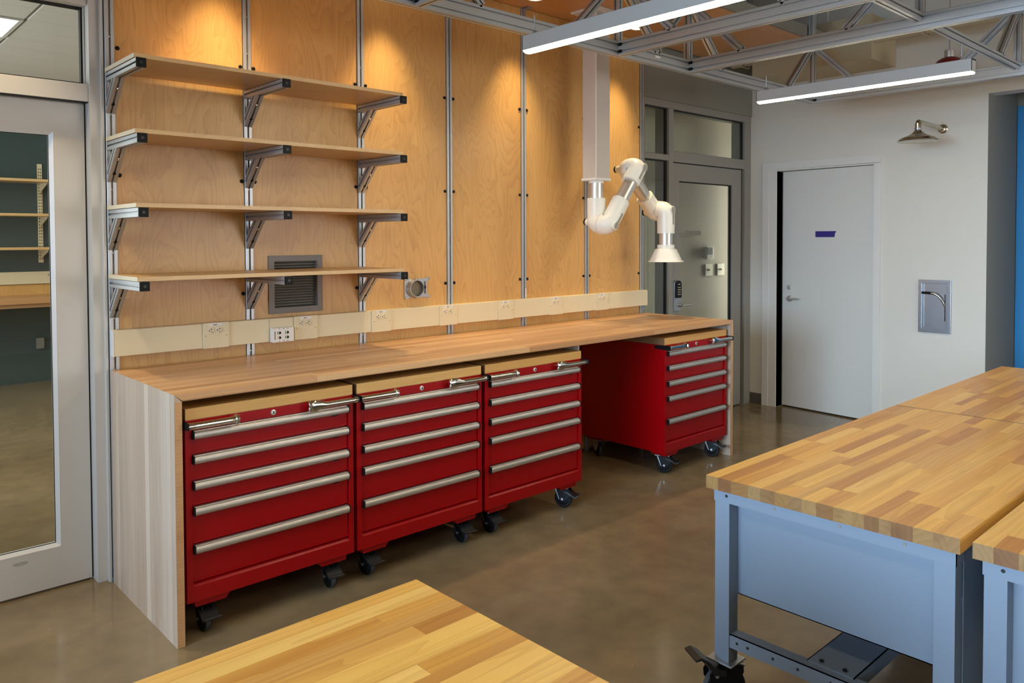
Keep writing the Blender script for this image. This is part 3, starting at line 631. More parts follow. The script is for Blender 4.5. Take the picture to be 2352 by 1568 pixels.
def make_cabinet():
    t = thing('tool_cabinet', 'x', 'tool cabinet', (0,0,0), 0, 'red rolling tool cabinets')
    W, Z0, Z1 = CW, .150, .843
    b = MB().box(0, W, .016, CDp, Z0, Z1)
    b.box(0, .024, 0, .016, Z0, Z1).box(W-.024, W, 0, .016, Z0, Z1)
    b.box(.024, W-.024, 0, .016, .805, Z1)
    b.hexa([(.024,0,Z0),(W-.024,0,Z0),(W-.024,.016,Z0),(.024,.016,Z0),(.024,0,.208),(W-.024,0,.208),(W-.024,.016,.222),(.024,.016,.222)])
    for x0, x1, ca in ((.030, .175, 1), (W-.175, W-.030, -1)):
        for y0 in (.012, CDp-.13):
            if ca == 1: b.hexa([(x0+.006,y0,.124),(x1-.022,y0,.124),(x1-.022,y0+.118,.124),(x0+.006,y0+.118,.124),(x0,y0,.151),(x1,y0,.151),(x1,y0+.118,.151),(x0,y0+.118,.151)])
            else: b.hexa([(x0+.022,y0,.124),(x1-.006,y0,.124),(x1-.006,y0+.118,.124),(x0+.022,y0+.118,.124),(x0,y0,.151),(x1,y0,.151),(x1,y0+.118,.151),(x0,y0+.118,.151)])
    b.build('body', m_red, t)
    tops = [.803, .709, .610, .513, .367]; bots = [.716, .617, .520, .374, .228]
    HX0, HX1 = .029, W-.031
    for zt, zb in zip(tops, bots):
        dz = MB().box(.0265, W-.0265, .007, .016, zb, zt-.004)
        dz.box(.0265, W-.0265, .002, .008, zb, zb+.0045)
        d = dz.build('drawer', m_red, t, bevel=.0008)
        h = MB().prism([(.008,0),(-.006,0),(-.006,-.0025),(-.012,-.0025),(-.0165,-.006),(-.019,-.013),(-.019,-.021),(-.0165,-.028),(-.013,-.031),(-.009,-.031),(-.0125,-.026),(-.0145,-.020),(-.0135,-.010),(-.008,-.0055),(.008,-.0055)], (HX0,0,zt), (0,1,0), (0,0,1), (HX1-HX0,0,0))
        h.build('handle', m_handle, d, ang=60)
        for xx in (HX0-.003, HX1): MB().box(xx, xx+.003, -.0195, .008, zt-.0315, zt+.0005).build('handle_end_cap', m_black, d)
        MB().box(W-.100, W-.078, -.008, .004, zt-.037, zt-.030).build('latch', m_black, d)
    MB().lathe((.352,.001,.824), (0,-1,0), [(0,.0115),(.003,.0115),(.004,.010),(.004,.007),(.0055,.0065)], 24).build('lock', m_satin, t)
    MB().box(.3505, .3535, -.0062, -.0044, .819, .829).build('keyhole', m_dark, t)
    wt = MB().box(.006, W-.006, .006, CDp-.002, Z1, .848).build('wood_top', m_cabtop, t)
    n = 14; yw = (CDp-.002-.002)/n
    for i in range(n):
        MB().box(.002, W-.002, .001+i*yw, .001+(i+1)*yw-.0003, .846, .888-.0001*(i % 3)).build('stave', m_cabtop, wt)
    # push bars
    zb, yb = .829, -.038
    bl = MB().lathe((-.004,yb,zb), (1,0,0), [(0,.0145),(.006,.0135),(.03,.0125),(.15,.0125),(.176,.0135),(.180,.014),(.182,.0195),(.190,.0205),(.194,.018),(.195,.012)], 28).build('push_bar', m_chrome, t)
    MB().cyl((.183,yb,zb), (.183,0,zb), .007, 12).build('bar_stud', m_chrome, bl)
    br = MB(); secs = [(.488,.006,.010),(.491,.010,.019),(.500,.0125,.0245),(.520,.013,.0245),(.545,.013,.019),(.566,.0125,.014),(.58,.0125,.0125),(.70,.0125,.0125),(.722,.0125,.0125),(.728,.010,.010)]
    br.loft([br.ring((x,yb,zb+.002*(x < .56)), (0,1,0), (0,0,1), ry, rz_, 28) for x, ry, rz_ in secs])
    br = br.build('push_bar', m_chrome, t)
    MB().cyl((.505,yb,zb), (.505,0,zb), .007, 12).build('bar_stud', m_chrome, br)
    for sx in (0, 1):
        xa, xb = ((-.0065, -.001), (W+.001, W+.006))[sx]
        am = MB().prism([(-.052,-.012),(-.030,-.016),(.070,-.011),(.076,0),(.070,.011),(-.030,.016),(-.052,.012)], (xa,0,zb), (0,1,0), (0,0,1), (xb-xa,0,0)).build('bar_mount', m_black, t, bevel=.002)
        xo = xa if sx == 0 else xb
        dx = -.0014 if sx == 0 else .0014
        for yy in (.012, .055): MB().cyl((xo,yy,zb), (xo+dx,yy,zb), .005, 12).build('mount_bolt', m_chrome, am)
    for x in (.085, W-.085):
        caster(t, x, .072, .1235, -math.radians(95 + (4 if x > .3 else -4)), True)
        caster(t, x, CDp-.072, .1235, math.radians(35 if x > .3 else -120), False, silver=True)
    return t
cab0 = make_cabinet()
cab_spec = [(.043, 'red five-drawer rolling tool cabinet, leftmost against the bench end panel'),
            (.783, 'red five-drawer rolling tool cabinet, second from the left under the bench'),
            (1.527, 'red five-drawer rolling tool cabinet beside the open knee space'),
            (3.030, 'red five-drawer rolling tool cabinet standing alone at the far end of the bench')]
for i, (x, lb) in enumerate(cab_spec):
    c = cab0 if i == 0 else copy_tree(cab0)
    c.location = (x, -.772, 0); c['label'] = lb
    for ch in c.children:      # some front casters are swivelled further round
        if ch.name.startswith('caster') and ch.location.y < .2:
            if i == 3 or (i == 2 and ch.location.x > .3): ch.rotation_euler.z = -math.radians(60+7*(ch.location.x > .3))
            elif i == 1: ch.rotation_euler.z += .06

# ================================================================== SHELVES AND BRACKETS
SZ = [2.272, 1.971, 1.672, 1.372]; zn = ['top', 'second', 'third', 'bottom']; px_n = ['left end', 'middle', 'right end']
def make_bracket():
    t = thing('shelf_bracket', 'x', 'shelf bracket', (0,0,0), 0, 'aluminium shelf brackets')
    mb = MB(); member(mb, (0,-.009,-.021), (0,-.412,-.021), .039, .039); mb.build('arm', m_alu, t)
    MB().box(-.0195, .0195, -.4195, -.412, -.0405, -.0015).build('end_cap', m_black, t, bevel=.0025)
    MB().cyl((0,-.4195,-.021), (0,-.4203,-.021), .006, 16).build('cap_mark', m_blacksteel, t)
    # 45 degree brace between the arm and the upright
    br = MB(); pr = tslot(.039, .039)
    # section swept from the upright (y=-.008) up to the arm underside (z=-.0405): cut ends by shearing along y / z
    def sec(q):   # q=(a,b): a across x, b across the brace (perpendicular to it)
        a, b = q
        n = b*math.sqrt(2)
        p0 = (a, -.008, -.150-n*1.0); p1 = (a, -.008-(.150-.0405)-n, -.0405)
        return p0, p1
    P0 = [sec(q)[0] for q in pr]; P1 = [sec(q)[1] for q in pr]; n = len(pr)
    br.add(P0+P1, [tuple(range(n-1,-1,-1)), tuple(range(n,2*n))]+[(i,(i+1)%n,n+(i+1)%n,n+i) for i in range(n)])
    br = br.build('brace', m_alu, t)
    for s_, m_ in ((.2, m_black), (.72, m_chrome)):
        c = Vector((0, -.008-(.1095)*s_, -.150+.1095*s_))+Vector((0,-1,-1)).normalized()*.0195
        c -= Vector((0,-1,-1)).normalized()*.004
        d = Vector((0,-1,-1)).normalized()
        MB().lathe(c, d, [(0,.0075),(.004,.0075),(.006,.005)], 14).build('brace_bolt', m_, br)
    return t
br0 = make_bracket()
k = 0
for i, z in enumerate(SZ):
    for j in range(3):
        b = br0 if k == 0 else copy_tree(br0); k += 1
        b.location = (PX[j]+(.0, .0, -.004)[j], 0, z-.0165)
        b['label'] = 'aluminium bracket with black cap under the %s of the %s shelf' % (px_n[j], zn[i])
    sb = thing('shelf_board', ['highest of the four wooden wall shelves over the bench', 'second highest of the four wooden wall shelves over the bench', 'third wooden wall shelf down, over the bench', 'lowest of the four wooden wall shelves, crossing the vent grille'][i], 'shelf', (0,0,0), 0, 'wall shelves over the bench')
    MB().box(.001, 1.300, -.398, -.011, z-.0165, z).build('board', m_shelf, sb)
    for xx, ww in ((-.0012, .0022), (1.300, .0015)): MB().box(xx, xx+ww, -.4, -.011, z-.0168, z+.0002).build('end_band', m_shelfedge, sb)
    MB().box(-.001, 1.3015, -.4015, -.398, z-.0168, z+.0002).build('front_band', m_shelf, sb)

# ================================================================== WALL-MOUNTED ITEMS
t = thing('vent_grille', 'grey louvred vent grille in the plywood behind the lowest shelf', 'vent', (.9, 0, 1.2925))
MB().slab_hole(-.152, .152, -.148, .148, -.121, .121, -.119, .119, (0,.002,0), (1,0,0), (0,0,1), (0,-.010,0)).build('frame', m_vent, t, bevel=.002)
MB().slab_hole(-.122, .122, -.120, .120, -.119, .119, -.117, .117, (0,.06,0), (1,0,0), (0,0,1), (0,-.064,0)).build('collar', m_vent, t)
MB().box(-.124, .124, .058, .061, -.122, .122).build('back', m_dark, t)
sl = None
for i in range(17):
    z = -.112+.0140*i
    if sl is None:
        sl = MB().hexa([(-.119,.018,-.006),(.119,.018,-.006),(.119,.0185,-.0052),(-.119,.0185,-.0052),(-.119,-.004,.002),(.119,-.004,.002),(.119,-.0035,.0028),(-.119,-.0035,.0028)]).build('slat', m_vent, t); o = sl
    else: o = sl.copy(); COL.objects.link(o)
    o.location = (0, .004, z)
for x in (-.136, .136): MB().lathe((x,-.008,-.005), (0,-1,0), [(0,.004),(.0015,.003)], 10).build('screw', m_vent, t)

t = thing('blast_gate', 'round galvanised dust port plate right of the lowest shelf', 'duct port', (1.668, -.001, 1.236))
MB().prism([(-.090,-.050),(-.085,-.062),(-.075,-.062),(-.060,-.055),(.060,-.055),(.082,-.062),(.092,-.060),(.092,-.050),(.075,-.036),(.068,0),(.075,.036),(.092,.052),(.092,.062),(.080,.064),(.060,.055),(-.060,.055),(-.080,.058),(-.090,.050)], (0,0,0), (1,0,0), (0,0,1), (0,-.006,0)).build('plate', m_zinc, t, bevel=.001)
MB().lathe((-.022,-.006,0), (0,-1,0), [(0,.056),(.004,.054),(.030,.050),(.032,.049),(.032,.046),(.006,.046)], 40, True, False).build('collar', m_zinc, t)
MB().lathe((-.022,-.0105,0), (0,-1,0), [(0,.0465),(.002,.0465)], 36).build('gate_blade', m_blade, t)
MB().box(.054, .064, -.016, -.006, -.034, .038).build('gate_tab', m_zinc, t, bevel=.001)
MB().lathe((.047,-.006,.004), (0,-1,0), [(0,.009),(.012,.009),(.014,.007)], 16).build('gate_knob', m_black, t)
for x, z in ((-.083,-.054),(.087,-.053),(.087,.055),(-.005,-.054),(-.005,.054),(-.083,.051)): MB().lathe((x,-.006,z), (0,-1,0), [(0,.0065),(.004,.006),(.006,.003)], 12).build('bolt', m_chrome, t)

# power raceway
t = thing('power_raceway', 'long cream power raceway with outlets along the plywood wall', 'raceway', (0,0,0))
MB().box(.008, 3.803, -.048, 0, 1.010, 1.1265).build('channel', m_cream, t, bevel=.003)
MB().box(.0045, .008, -.0485, 0, 1.0095, 1.127).build('end_cap', m_white, t)
plates = [(.394,.517),(.861,.989),(1.324,1.450),(1.795,1.924),(2.262,2.387),(2.723,2.850),(3.193,3.331)]
segs = [.008]+[p for pr in plates for p in pr]+[3.803]
for i in range(0, len(segs), 2):
    a, b = segs[i]+.0012, segs[i+1]-.0012
    if i == 2:
        MB().box(a, .726, -.0505, -.048, 1.012, 1.1245).box(.728, b-.008, -.0505, -.048, 1.012, 1.1245).build('cover', m_cream, t)
    else: MB().box(a, b, -.0505, -.048, 1.012, 1.1245).build('cover', m_cream, t)
for x0, x1 in plates:
    p = MB().box(x0, x1, -.058, -.048, 1.0085, 1.1285).build('outlet_plate', m_cream, t, bevel=.0012)
    xc = (x0+x1)/2
    for dx in (-.0190, .0190):
        xr = xc-.004+dx
        r_ = MB().lathe((xr,-.058,1.092), (0,-1,0), [(0,.0172),(.0014,.0172),(.0022,.0160)], 28).build('receptacle', m_ivory, p)
    q = MB()
    for dx in (-.0190, .0190):
        xr = xc-.004+dx
        q.box(xr-.0042, xr+.0042, -.0606, -.0600, 1.0968, 1.0996).box(xr-.0010, xr+.0014, -.0606, -.0600, 1.0996, 1.1022).box(xr-.0036, xr+.0036, -.0606, -.0600, 1.0850, 1.0876)
        q.lathe((xr-.0100,-.0600,1.0925), (0,-1,0), [(0,.0028),(.0008,.0028)], 10)
    q.build('slots', m_dark, p)
    MB().box(xc-.036, xc+.032, -.0586, -.058, 1.1130, 1.1265).build('label_strip', m_white, p)
    MB().box(xc-.013, xc-.002, -.0589, -.0585, 1.1165, 1.1205).box(xc+.0005, xc+.0048, -.0589, -.0585, 1.1165, 1.1212).build('label_print', m_print, p)
    for x, z in ((x0+.012, 1.068), (x1-.010, 1.066)): MB().lathe((x,-.058,z), (0,-1,0), [(0,.0022),(.0008,.002)], 8).build('screw', m_print, p)
t = thing('data_jack_box', 'white data box with four jacks on the cream raceway', 'data outlet', (.789, -.0505, 1.044))
MB().box(-.058, .057, -.030, 0, -.036, .036).build('body', m_white, t, bevel=.003)
for i, (x, z) in enumerate(((-.022,.011),(-.022,-.013),(.020,.011),(.020,-.013))):
    j = MB().prism([(-.002,-.007),(.004,-.007),(.010,0),(.004,.007),(-.002,.007)], (x,-.030,z), (1,0,0), (0,0,1), (0,-.0006,0)).build('jack', m_black, t)
    MB().box(x-.011, x-.006, -.0308, -.030, z-.007, z+.007).build('tab', m_yellow if i == 1 else m_green, j)
q = MB().box(-.048, -.044, -.0305, -.030, -.022, .020)
for x in (-.022, 0, .022):
    for z in (-.031, .031): q.box(x-.004, x+.004, -.0305, -.030, z-.0012, z+.0012)
q.build('print', m_print, t)

# ================================================================== FUME EXTRACTION ARM
t = thing('fume_arm', 'ivory jointed fume extraction arm with a cone hood hanging on a square column', 'extraction arm', (2.96, -.265, 0))
c = MB().box(-.070, .070, -.060, .060, 1.925, 3.03).build('column', m_duct, t, bevel=.004)
MB().box(-.0725, -.066, -.0625, -.056, 1.925, 3.03).build('corner_trim', m_white, c)
MB().box(-.076, .076, -.066, .066, 1.908, 1.925).build('column_base', m_white, c, bevel=.002)
MB().box(-.125, .125, -.115, .115, 3.018, 3.0305).build('ceiling_plate', m_white, c, bevel=.002)
A, B_ = Vector((0,0,1.625)), Vector((.005,-.102,1.612))
Cc, Dd = Vector((.316,-.102,2.008)), Vector((.316,.0,2.008))
Ee, Ff = Vector((.64,.0,1.716)), Vector((.64,-.102,1.722))
H0 = Vector((.64,-.102,1.476))
def elbow(p_in, corner_a, corner_b, p_out, r0, r1, name, rb=.05):
    """two-part swivel joint: half A turns from the tube onto the swivel axis, half B turns off it"""
    ax = (corner_b-corner_a).normalized(); mid = (corner_a+corner_b)/2
    outs = []
    for (p, cn, sgn) in ((p_in, corner_a, 1), (p_out, corner_b, -1)):
        d = (p-cn).normalized(); e = ax*sgn
        R = min(rb, (mid-cn).length-.004)
        pts = [p]; rad = [r0]
        # quarter bend from direction -d to e at corner cn
        a0 = cn+d*R; a1 = cn+e*R
        pts.append(cn+d*(R+.03)); rad.append(r0+.001)
        for k in range(0, 9):
            s_ = k/8; q = (1-s_)**2*a0+2*s_*(1-s_)*cn+s_*s_*a1
            pts.append(q); rad.append(r0+(r1-r0)*math.sin(s_*PI/2))
        pts.append(mid-e*.0015); rad.append(r1)
        outs.append(MB().tube(pts, rad, 32).build(name, m_arm, t, ang=50))
    h = outs[1]
    # swivel collar and knob on the far side, boss and lever inlay on the near side
    MB().lathe(mid-ax*.0015, ax, [(0,r1*.97),(.003,r1*.97)], 32).build('swivel_ring', m_armgrey, outs[0])
    kb = corner_a-ax*.062
    MB().lathe(corner_a-ax*.035, -ax, [(0,.030),(.03,.026),(.048,.022)], 20).build('knob_boss', m_arm, outs[0])
    MB().lathe(corner_a-ax*.083, -ax, [(0,.023),(.012,.023),(.015,.018)], 20).build('knob', m_black, outs[0])
    d = (p_out-corner_b).normalized(); v = d; u = ax.cross(d).normalized()
    base = corner_b+ax*.030
    sh = [(.028*math.cos(a), .028*math.sin(a)) for a in [PI+i*PI/10 for i in range(11)]]+[(.024,.018),(.013,.045),(.011,.118),(-.011,.118),(-.013,.045),(-.024,.018)]
    MB().prism(sh, base, u, v, ax*.034).build('lever_boss', m_arm, h, bevel=.004)
    s2 = [(p[0]*.76, p[1]*.76+(.016 if p[1] > .1 else 0)) for p in sh]
    MB().prism(s2, base+ax*.0335, u, v, ax*.0018).build('lever', m_armgrey, h)
    return outs
TR = .047; E0 = .061; E1 = .071
t1a, t1b = Vector((0,0,1.908)), A+Vector((0,0,.165))
MB().cyl(t1a, t1b-Vector((0,0,.02)), TR, 32).build('tube', m_satin, t)
MB().lathe((0,0,1.892), (0,0,1), [(0,.050),(.017,.050)], 32).build('tube_collar', m_arm, t)
d2_ = (Cc-B_).normalized(); d3_ = (Ee-Dd).normalized()
MB().cyl(B_+d2_*.10, Cc-d2_*.08, TR, 32).build('tube', m_satin, t)
MB().cyl(Dd+d3_*.08, Ee-d3_*.10, TR, 32).build('tube', m_satin, t)
MB().cyl(Ff-Vector((0,0,.10)), H0-Vector((0,0,.01)), TR, 32).build('tube', m_satin, t)
elbow(A+Vector((0,0,.168)), A, B_, B_+d2_*.205, E0, E1, 'elbow')
e2 = elbow(Dd+d3_*.10, Dd, Cc, Cc-d2_*.135, E0, E1, 'elbow')
e3 = elbow(Ee-d3_*.155, Ee, Ff, Ff-Vector((0,0,.165)), E0, E1, 'elbow')
MB().prism([(-.055,-.03),(.06,-.03),(.072,.03),(.066,.072),(-.055,.078)], Ee+Vector((-.0,-.035,.0)), (1,0,0), (0,0,1), (0,-.022,0)).build('joint_housing', m_arm, t, bevel=.006, rot=None)
hd = MB().lathe(H0, (0,0,-1), [(0,.0605),(.012,.0605),(.028,.0605),(.030,.073),(.036,.078),(.112,.113),(.116,.122),(.120,.127),(.122,.127),(.1205,.120),(.108,.108),(.034,.072),(.030,.045)], 48, True, False).build('hood', m_arm, t, ang=30)

# ================================================================== SHOWER AND EYEWASH
t = thing('emergency_shower', 'polished metal emergency shower head on a wall pipe', 'shower', (XW, -1.572, 2.352))
MB().lathe((0,0,0), (-1,0,0), [(0,.036),(.006,.036),(.014,.030),(.020,.020)], 28).build('flange', m_nickel, t)
xe = -.50
MB().tube([(-.01,0,0),(-.25,0,.004),(xe+.05,0,.008),(xe+.012,0,.005),(xe,0,-.012),(xe,0,-.04)], [.0155,.0155,.0155,.019,.021,.019], 20).build('pipe', m_nickel, t)
MB().lathe((xe,0,-.036), (0,0,-1), [(0,.019),(.004,.024),(.014,.024),(.018,.019),(.024,.019)], 12).build('nut', m_zinc, t)
MB().lathe((xe,0,-.056), (0,0,-1), [(0,.022),(.006,.027),(.016,.036),(.026,.048),(.036,.066),(.045,.090),(.053,.110),(.062,.124),(.072,.132),(.0735,.136),(.080,.1375),(.082,.131),(.078,.126)], 56, True, True).build('shower_head', m_nickel, t, ang=50)
t = thing('eyewash_unit', 'recessed stainless eyewash cabinet with a black-handled lever', 'eyewash', (XW, -1.530, .988))
u, v = (0,-1,0), (0,0,1)
MB().slab_hole(-.117, .117, -.205, .205, -.092, .088, -.172, .178, (0,0,0), u, v, (-.018,0,0)).build('frame', m_stain, t, bevel=.002)
bx = MB().box(-.004, -.001, -.088, .092, -.172, .178)   # pan set in the frame
bx.build('door_panel', m_stain, t)
MB().slab_hole(-.092, .088, -.172, .178, -.078, .084, -.165, .172, (-.0041,0,0), u, v, (-.006,0,0)).build('inner_rim', m_stain, t, bevel=.001)
MB().box(-.0056, -.0042, -.0755, -.069, -.11, .095).build('slot', m_dark, t)
MB().tube([(-.030,.086,.104),(-.034,.04,.103),(-.034,.018,.102)], .0095, 14).build('grip', m_black, t)
MB().tube([(-.034,.020,.102),(-.033,-.005,.100),(-.030,-.030,.085),(-.024,-.052,.058),(-.016,-.068,.020),(-.010,-.0725,.0)], [.0095,.0095,.0085,.0075,.006,.004], 14).build('lever', m_nickel, t)
for y, z in ((.105,.128),(.105,-.132),(-.107,.12),(-.107,-.13)): MB().lathe((-.018,y,z), (-1,0,0), [(0,.0045),(.002,.003)], 10).build('screw', m_chrome, t)

# ================================================================== ROLLING TABLES
TH, TT = .765, .041
def make_table(x0, y1, L, D, lab, seed, vis=True):
    """x0 = left end, y1 = back edge; local origin at that corner on the floor"""
    t = thing('workshop_table', lab, 'table', (x0, y1, 0), 0, 'rolling butcher-block tables')
    rd = random.Random(seed)
    core = MB().box(.006, L-.006, -D+.006, -.006, TH-TT, TH-TT+.004).build('tabletop', m_maple, t)
    ys = [0.0]
    while ys[-1] > -D+.06: ys.append(ys[-1]-rd.uniform(.030, .060))
    ys[-1] = -D
    for r in range(len(ys)-1):
        xs = [0.0]; x = rd.uniform(.10, .65)
        while x < L-.12: xs.append(x); x += rd.uniform(.22, .75)
        xs.append(L)
        for i in range(len(xs)-1):
            MB().box(xs[i], xs[i+1]-.0003, ys[r+1]+.0003, ys[r], TH-TT+.0005, TH-rd.uniform(0,.0002)).build('stave', m_maple, core)
    LG = .051; ZL = .168
    lx = (.022, L-.022-LG); ly = (-.020-LG, -D+.017)
    zs = TH-TT
    for x in lx:
        for y in ly:
            g = MB()   # C-section leg, open to the inside of the end frame
            if x < L/2: cp = [(0,0),(LG,0),(LG,.003),(.003,.003),(.003,LG-.003),(LG,LG-.003),(LG,LG),(0,LG)]
            else: cp = [(LG,LG),(0,LG),(0,LG-.003),(LG-.003,LG-.003),(LG-.003,.003),(0,.003),(0,0),(LG,0)]
            g.prism(cp, (x,y,ZL), (1,0,0), (0,1,0), (0,0,zs-ZL))
            l = g.build('leg', m_steelblue, t)
            caster(t, x+LG/2+(.012 if x < L/2 else -.012), y+LG/2, ZL, math.radians(150 if (vis and y > -D/2 and x < L/2) else (0 if x < L/2 else 180)), True, R=.070, wd=.034)
            MB().box(x-.018, x+LG+.018, y-.02, y+LG+.02, ZL, ZL+.006).build('foot_plate', m_zinc, l, bevel=.002)
    for x in (lx[0]-.002, lx[1]+LG-.001):
        a = MB().box(x, x+.003, -D+.014, -.017, zs-.040, zs).box(min(x, x+.02*(1 if x < L/2 else -1)), max(x+.003, x+.02*(1 if x < L/2 else -1)), -D+.014, -.017, zs-.003, zs)
        a.box(x, x+.055 if x < L/2 else x+.003, -D+.014, -D+.016, zs-.040, zs)
        ap = a.build('end_rail', m_steelblue, t)
        xo = x-.0012 if x < L/2 else x+.003
        for y, big in ((-.062, 1), (-.225, 0), (-.425, 0), (-.60, 0)):
            MB().cyl((xo,y,zs-.018), (xo+.0012,y,zs-.018), .0048, 14).build('hole', m_dark if big else m_vent, ap)
        px = lx[0]+LG+.002 if x < L/2 else lx[1]-.004
        MB().box(px, px+.002, ly[1]+LG*.5, ly[0]+.001, .380, zs-.004).box(px, px+.016, ly[1]+LG*.5, ly[0]+.001, .380, .383).build('end_panel', m_steelblue, t)
        sx = lx[0]+.004 if x < L/2 else lx[1]+LG-.007
        s_ = 1 if x < L/2 else -1
        st = MB().box(sx, sx+.003, ly[1]+LG, ly[0], .222, .266).box(min(sx, sx+s_*.042), max(sx+.003, sx+s_*.042), ly[1]+LG, ly[0], .263, .266).build('stretcher', m_steelblue, t)
        for y in (-.098, -.135, -.22, -.30, -.40, -.52): MB().cyl((sx-.001 if s_ > 0 else sx+.003,y,.244), (sx+.0002 if s_ > 0 else sx+.004,y,.244), .0045, 12).build('hole', m_dark, st)
    st = MB().box(lx[0]+.03, lx[1]+.02, -D/2-.085, -D/2+.055, .267, .270).box(lx[0]+.03, lx[1]+.02, -D/2-.085, -D/2-.082, .222, .270).box(lx[0]+.03, lx[1]+.02, -D/2+.052, -D/2+.055, .222, .270).build('long_stretcher', m_steelblue, t)
    for y in (-D/2-.05, -D/2+.02): MB().cyl((lx[0]+.05,y,.270), (lx[0]+.05,y,.275), .007, 6).build('bolt', m_blacksteel, st)
    for y in (-.03, -D+.022): MB().box(lx[0]+LG+.02, lx[1]-.02, y-.003, y, .40 if y > -D/2 else .19, zs).build('side_panel', m_steelblue, t)
    return t
make_table(1.1084, -2.338, 1.5165, .7405, 'rolling butcher-block table with blue-grey legs, nearest on the right side', 11)
make_table(2.6365, -2.338, 1.5465, .7405, 'butcher-block table beyond the seam of the nearest right-hand table', 23, False)
make_table(1.1084, -3.1063, 1.5165, .7405, 'butcher-block table cut off by the right edge of the picture', 35, False)
make_table(-.0232-1.5165, -2.3303, 1.5165, .7405, 'butcher-block tabletop corner in the foreground at the bottom edge', 47, False)

# ================================================================== OVERHEAD FRAME, LIGHTS, SERVICES
fr_ = thing('overhead_frame', 'overhead grid of slotted aluminium beams with posts and braces', 'overhead frame', (0,0,0))
CX = [1.003, 2.376, 3.050, 4.660]; CY = [-.93, -2.275, -3.62, -4.97]; ZC0, ZC1 = 2.532, 2.612; ZM = (ZC0+ZC1)/2
mb = MB(); member(mb, (-1.6, CY[0], ZM), (CX[3]+.02, CY[0], ZM), .04, .08); mb.build('beam', m_alu, fr_)
for x in CX:
    mb = MB(); member(mb, (x, CY[0]-.02, ZM), (x, -6.2, ZM), .04, .08); mb.build('beam', m_alu, fr_)
    cn = MB()
    for sx in (-1, 1):
        cn.box(x+sx*.020-.001, x+sx*.020+.001, CY[0]-.045, CY[0]-.02, ZC0+.012, ZC0+.03).box(x+sx*.020-.001, x+sx*.020+.001, CY[0]-.045, CY[0]-.02, ZC1-.03, ZC1-.012)
    cn.build('corner_clip', m_black, fr_)
for i in range(3):
    for y in CY[1:]:
        mb = MB(); member(mb, (CX[i]+.02, y, ZC1-.022), (CX[i+1]-.02, y, ZC1-.022), .04, .04); mb.build('strut', m_alu, fr_)
def brace(p0, p1):
    mb = MB(); member(mb, p0, p1, .04, .04); mb.build('brace', m_alu, fr_)
for ix, x in enumerate(CX):
    for iy, y in enumerate(CY):
        top = CZ if iy else CZ
        mb = MB(); member(mb, (x, y, ZC1), (x, y, 3.03 if iy == -1 else CZ), .04, .04, (0,1,0)); mb.build('post', m_alu, fr_)
        zt, dl_ = 2.955, .37
        brace((x, y-dl_, ZC1), (x, y-.012, zt))
        if iy > 0: brace((x, y+dl_, ZC1), (x, y+.012, zt))
        if iy == 0:
            brace((x-dl_, y, ZC1), (x-.012, y, zt))
            if ix < 3: brace((x+dl_, y, ZC1), (x+.012, y, zt))
        elif ix == 3: brace((x-dl_, y, ZC1-.002), (x-.012, y, zt))
MB().box(2.69, 2.735, CY[0]-.0225, CY[0]-.0205, 2.572, 2.585).build('white_label', m_white, fr_)

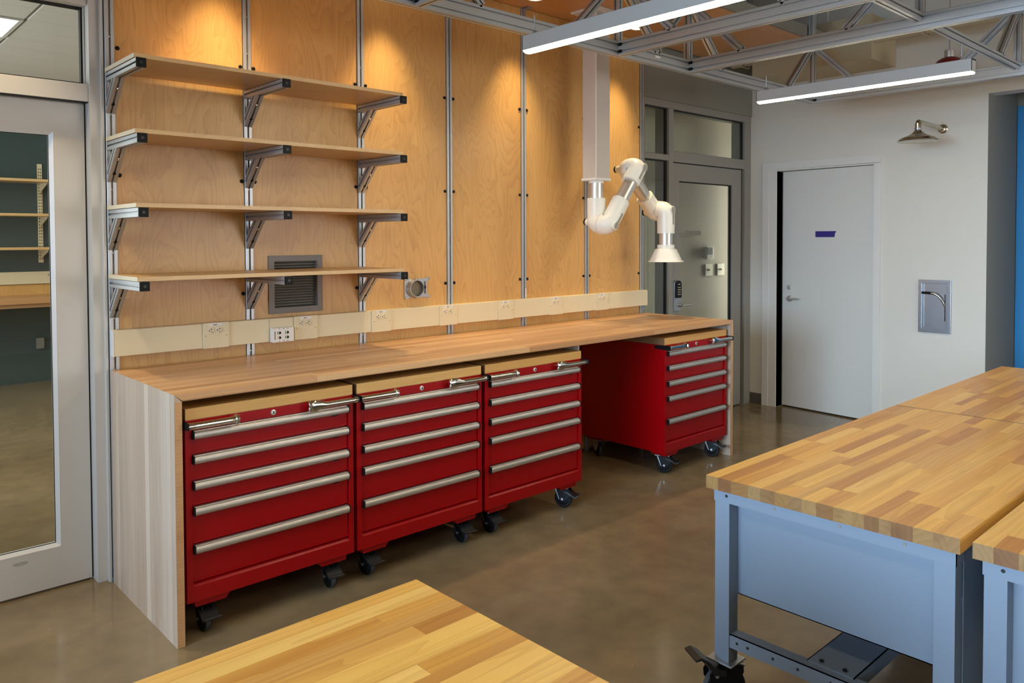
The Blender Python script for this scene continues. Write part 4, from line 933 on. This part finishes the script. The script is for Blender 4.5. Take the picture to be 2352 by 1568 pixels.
# linear LED fixtures
def fixture(x, y0, L, lab):
    t = thing('linear_light', lab, 'light', (x, y0, 2.381), 0, 'hanging linear lights')
    h = MB()
    h.prism([(-.031,.0),(-.031,.064),(-.028,.067),(.028,.067),(.031,.064),(.031,.0),(.029,.0),(.029,.060),(-.029,.060),(-.029,.0)], (0,0,0), (1,0,0), (0,0,1), (0,-L,0))
    h.box(-.031, .031, -.003, 0, .0, .066).box(-.031, .031, -L, -L+.003, .0, .066)
    h.build('housing', m_house, t, ang=40)
    pr = [(-.0285,.004),(-.0285,-.001),(-.022,-.007),(-.010,-.0105),(.010,-.0105),(.022,-.007),(.0285,-.001),(.0285,.004)]
    MB().prism(pr, (0,-.003,0), (1,0,0), (0,0,1), (0,-L+.006,0)).build('diffuser', m_led, t)
    for y in (-.05, -L+.06):
        MB().cyl((0,y,.067), (0,y,.158), .003, 8).lathe((0,y,.067), (0,0,1), [(0,.010),(.012,.008),(.02,.005)], 12).build('hanger_rod', m_zinc, t)
    return t
fixture(1.478, -1.135, 1.22, 'bright hanging linear light nearest the camera at the top')
fixture(3.505, -1.150, 1.225, 'bright hanging linear light farther back, over the end-wall door')
fixture(-.55, -1.135, 1.22, 'hanging linear light left of the picture')
for x, wh in ((-.55, 'left'), (1.478, 'middle'), (3.505, 'right')):
    fixture(x, -3.75, 1.22, wh+' hanging linear light of the row beside the camera')
    fixture(x, -6.2, 1.22, wh+' hanging linear light of the row near the rear wall')

# ceiling services
t = thing('sprinkler_pipe', 'cream painted pipe with hangers under the ceiling near the end wall', 'pipe', (0,0,0))
MB().cyl((5.08, .0, 3.06), (5.08, -6, 3.06), .058, 24).build('pipe', m_ceil, t)
for y in (-.12, -.85, -1.58, -2.31, -3.04):
    MB().tube([(5.08,y,CZ),(5.08,y,3.17)], .005, 8).box(5.066, 5.094, y-.02, y+.02, 3.115, 3.16).build('hanger', m_white, t)
    MB().slab_hole(-.07, .07, -.07, .07, -.062, .062, -.062, .062, (5.08,y-.006,3.06), (1,0,0), (0,0,1), (0,.012,0)).build('clamp', m_ceil, t)
t = thing('ceiling_duct', 'beige boxed duct high on the white end wall', 'duct', (0,0,0))
MB().box(5.02, XW-.002, -1.22, -.22, 2.88, 3.22).build('box', m_ceil, t, bevel=.004)
t = thing('red_pendant', 'dark red dome with a silver cap hanging behind the far light', 'pendant', (5.2, -1.705, 0))
MB().lathe((0,0,2.832), (0,0,-1), [(0,.03),(.006,.05),(.02,.075),(.045,.098),(.075,.110),(.105,.113),(.106,.108),(.07,.10)], 40, True, False).build('dome', m_reddome, t)
MB().lathe((0,0,2.830), (0,0,1), [(0,.033),(.012,.034),(.050,.034),(.053,.030)], 28).build('cap', m_satin, t)
MB().cyl((0,0,2.88), (0,0,CZ), .004, 8).build('rod', m_zinc, t)
bpy.context.view_layer.update()
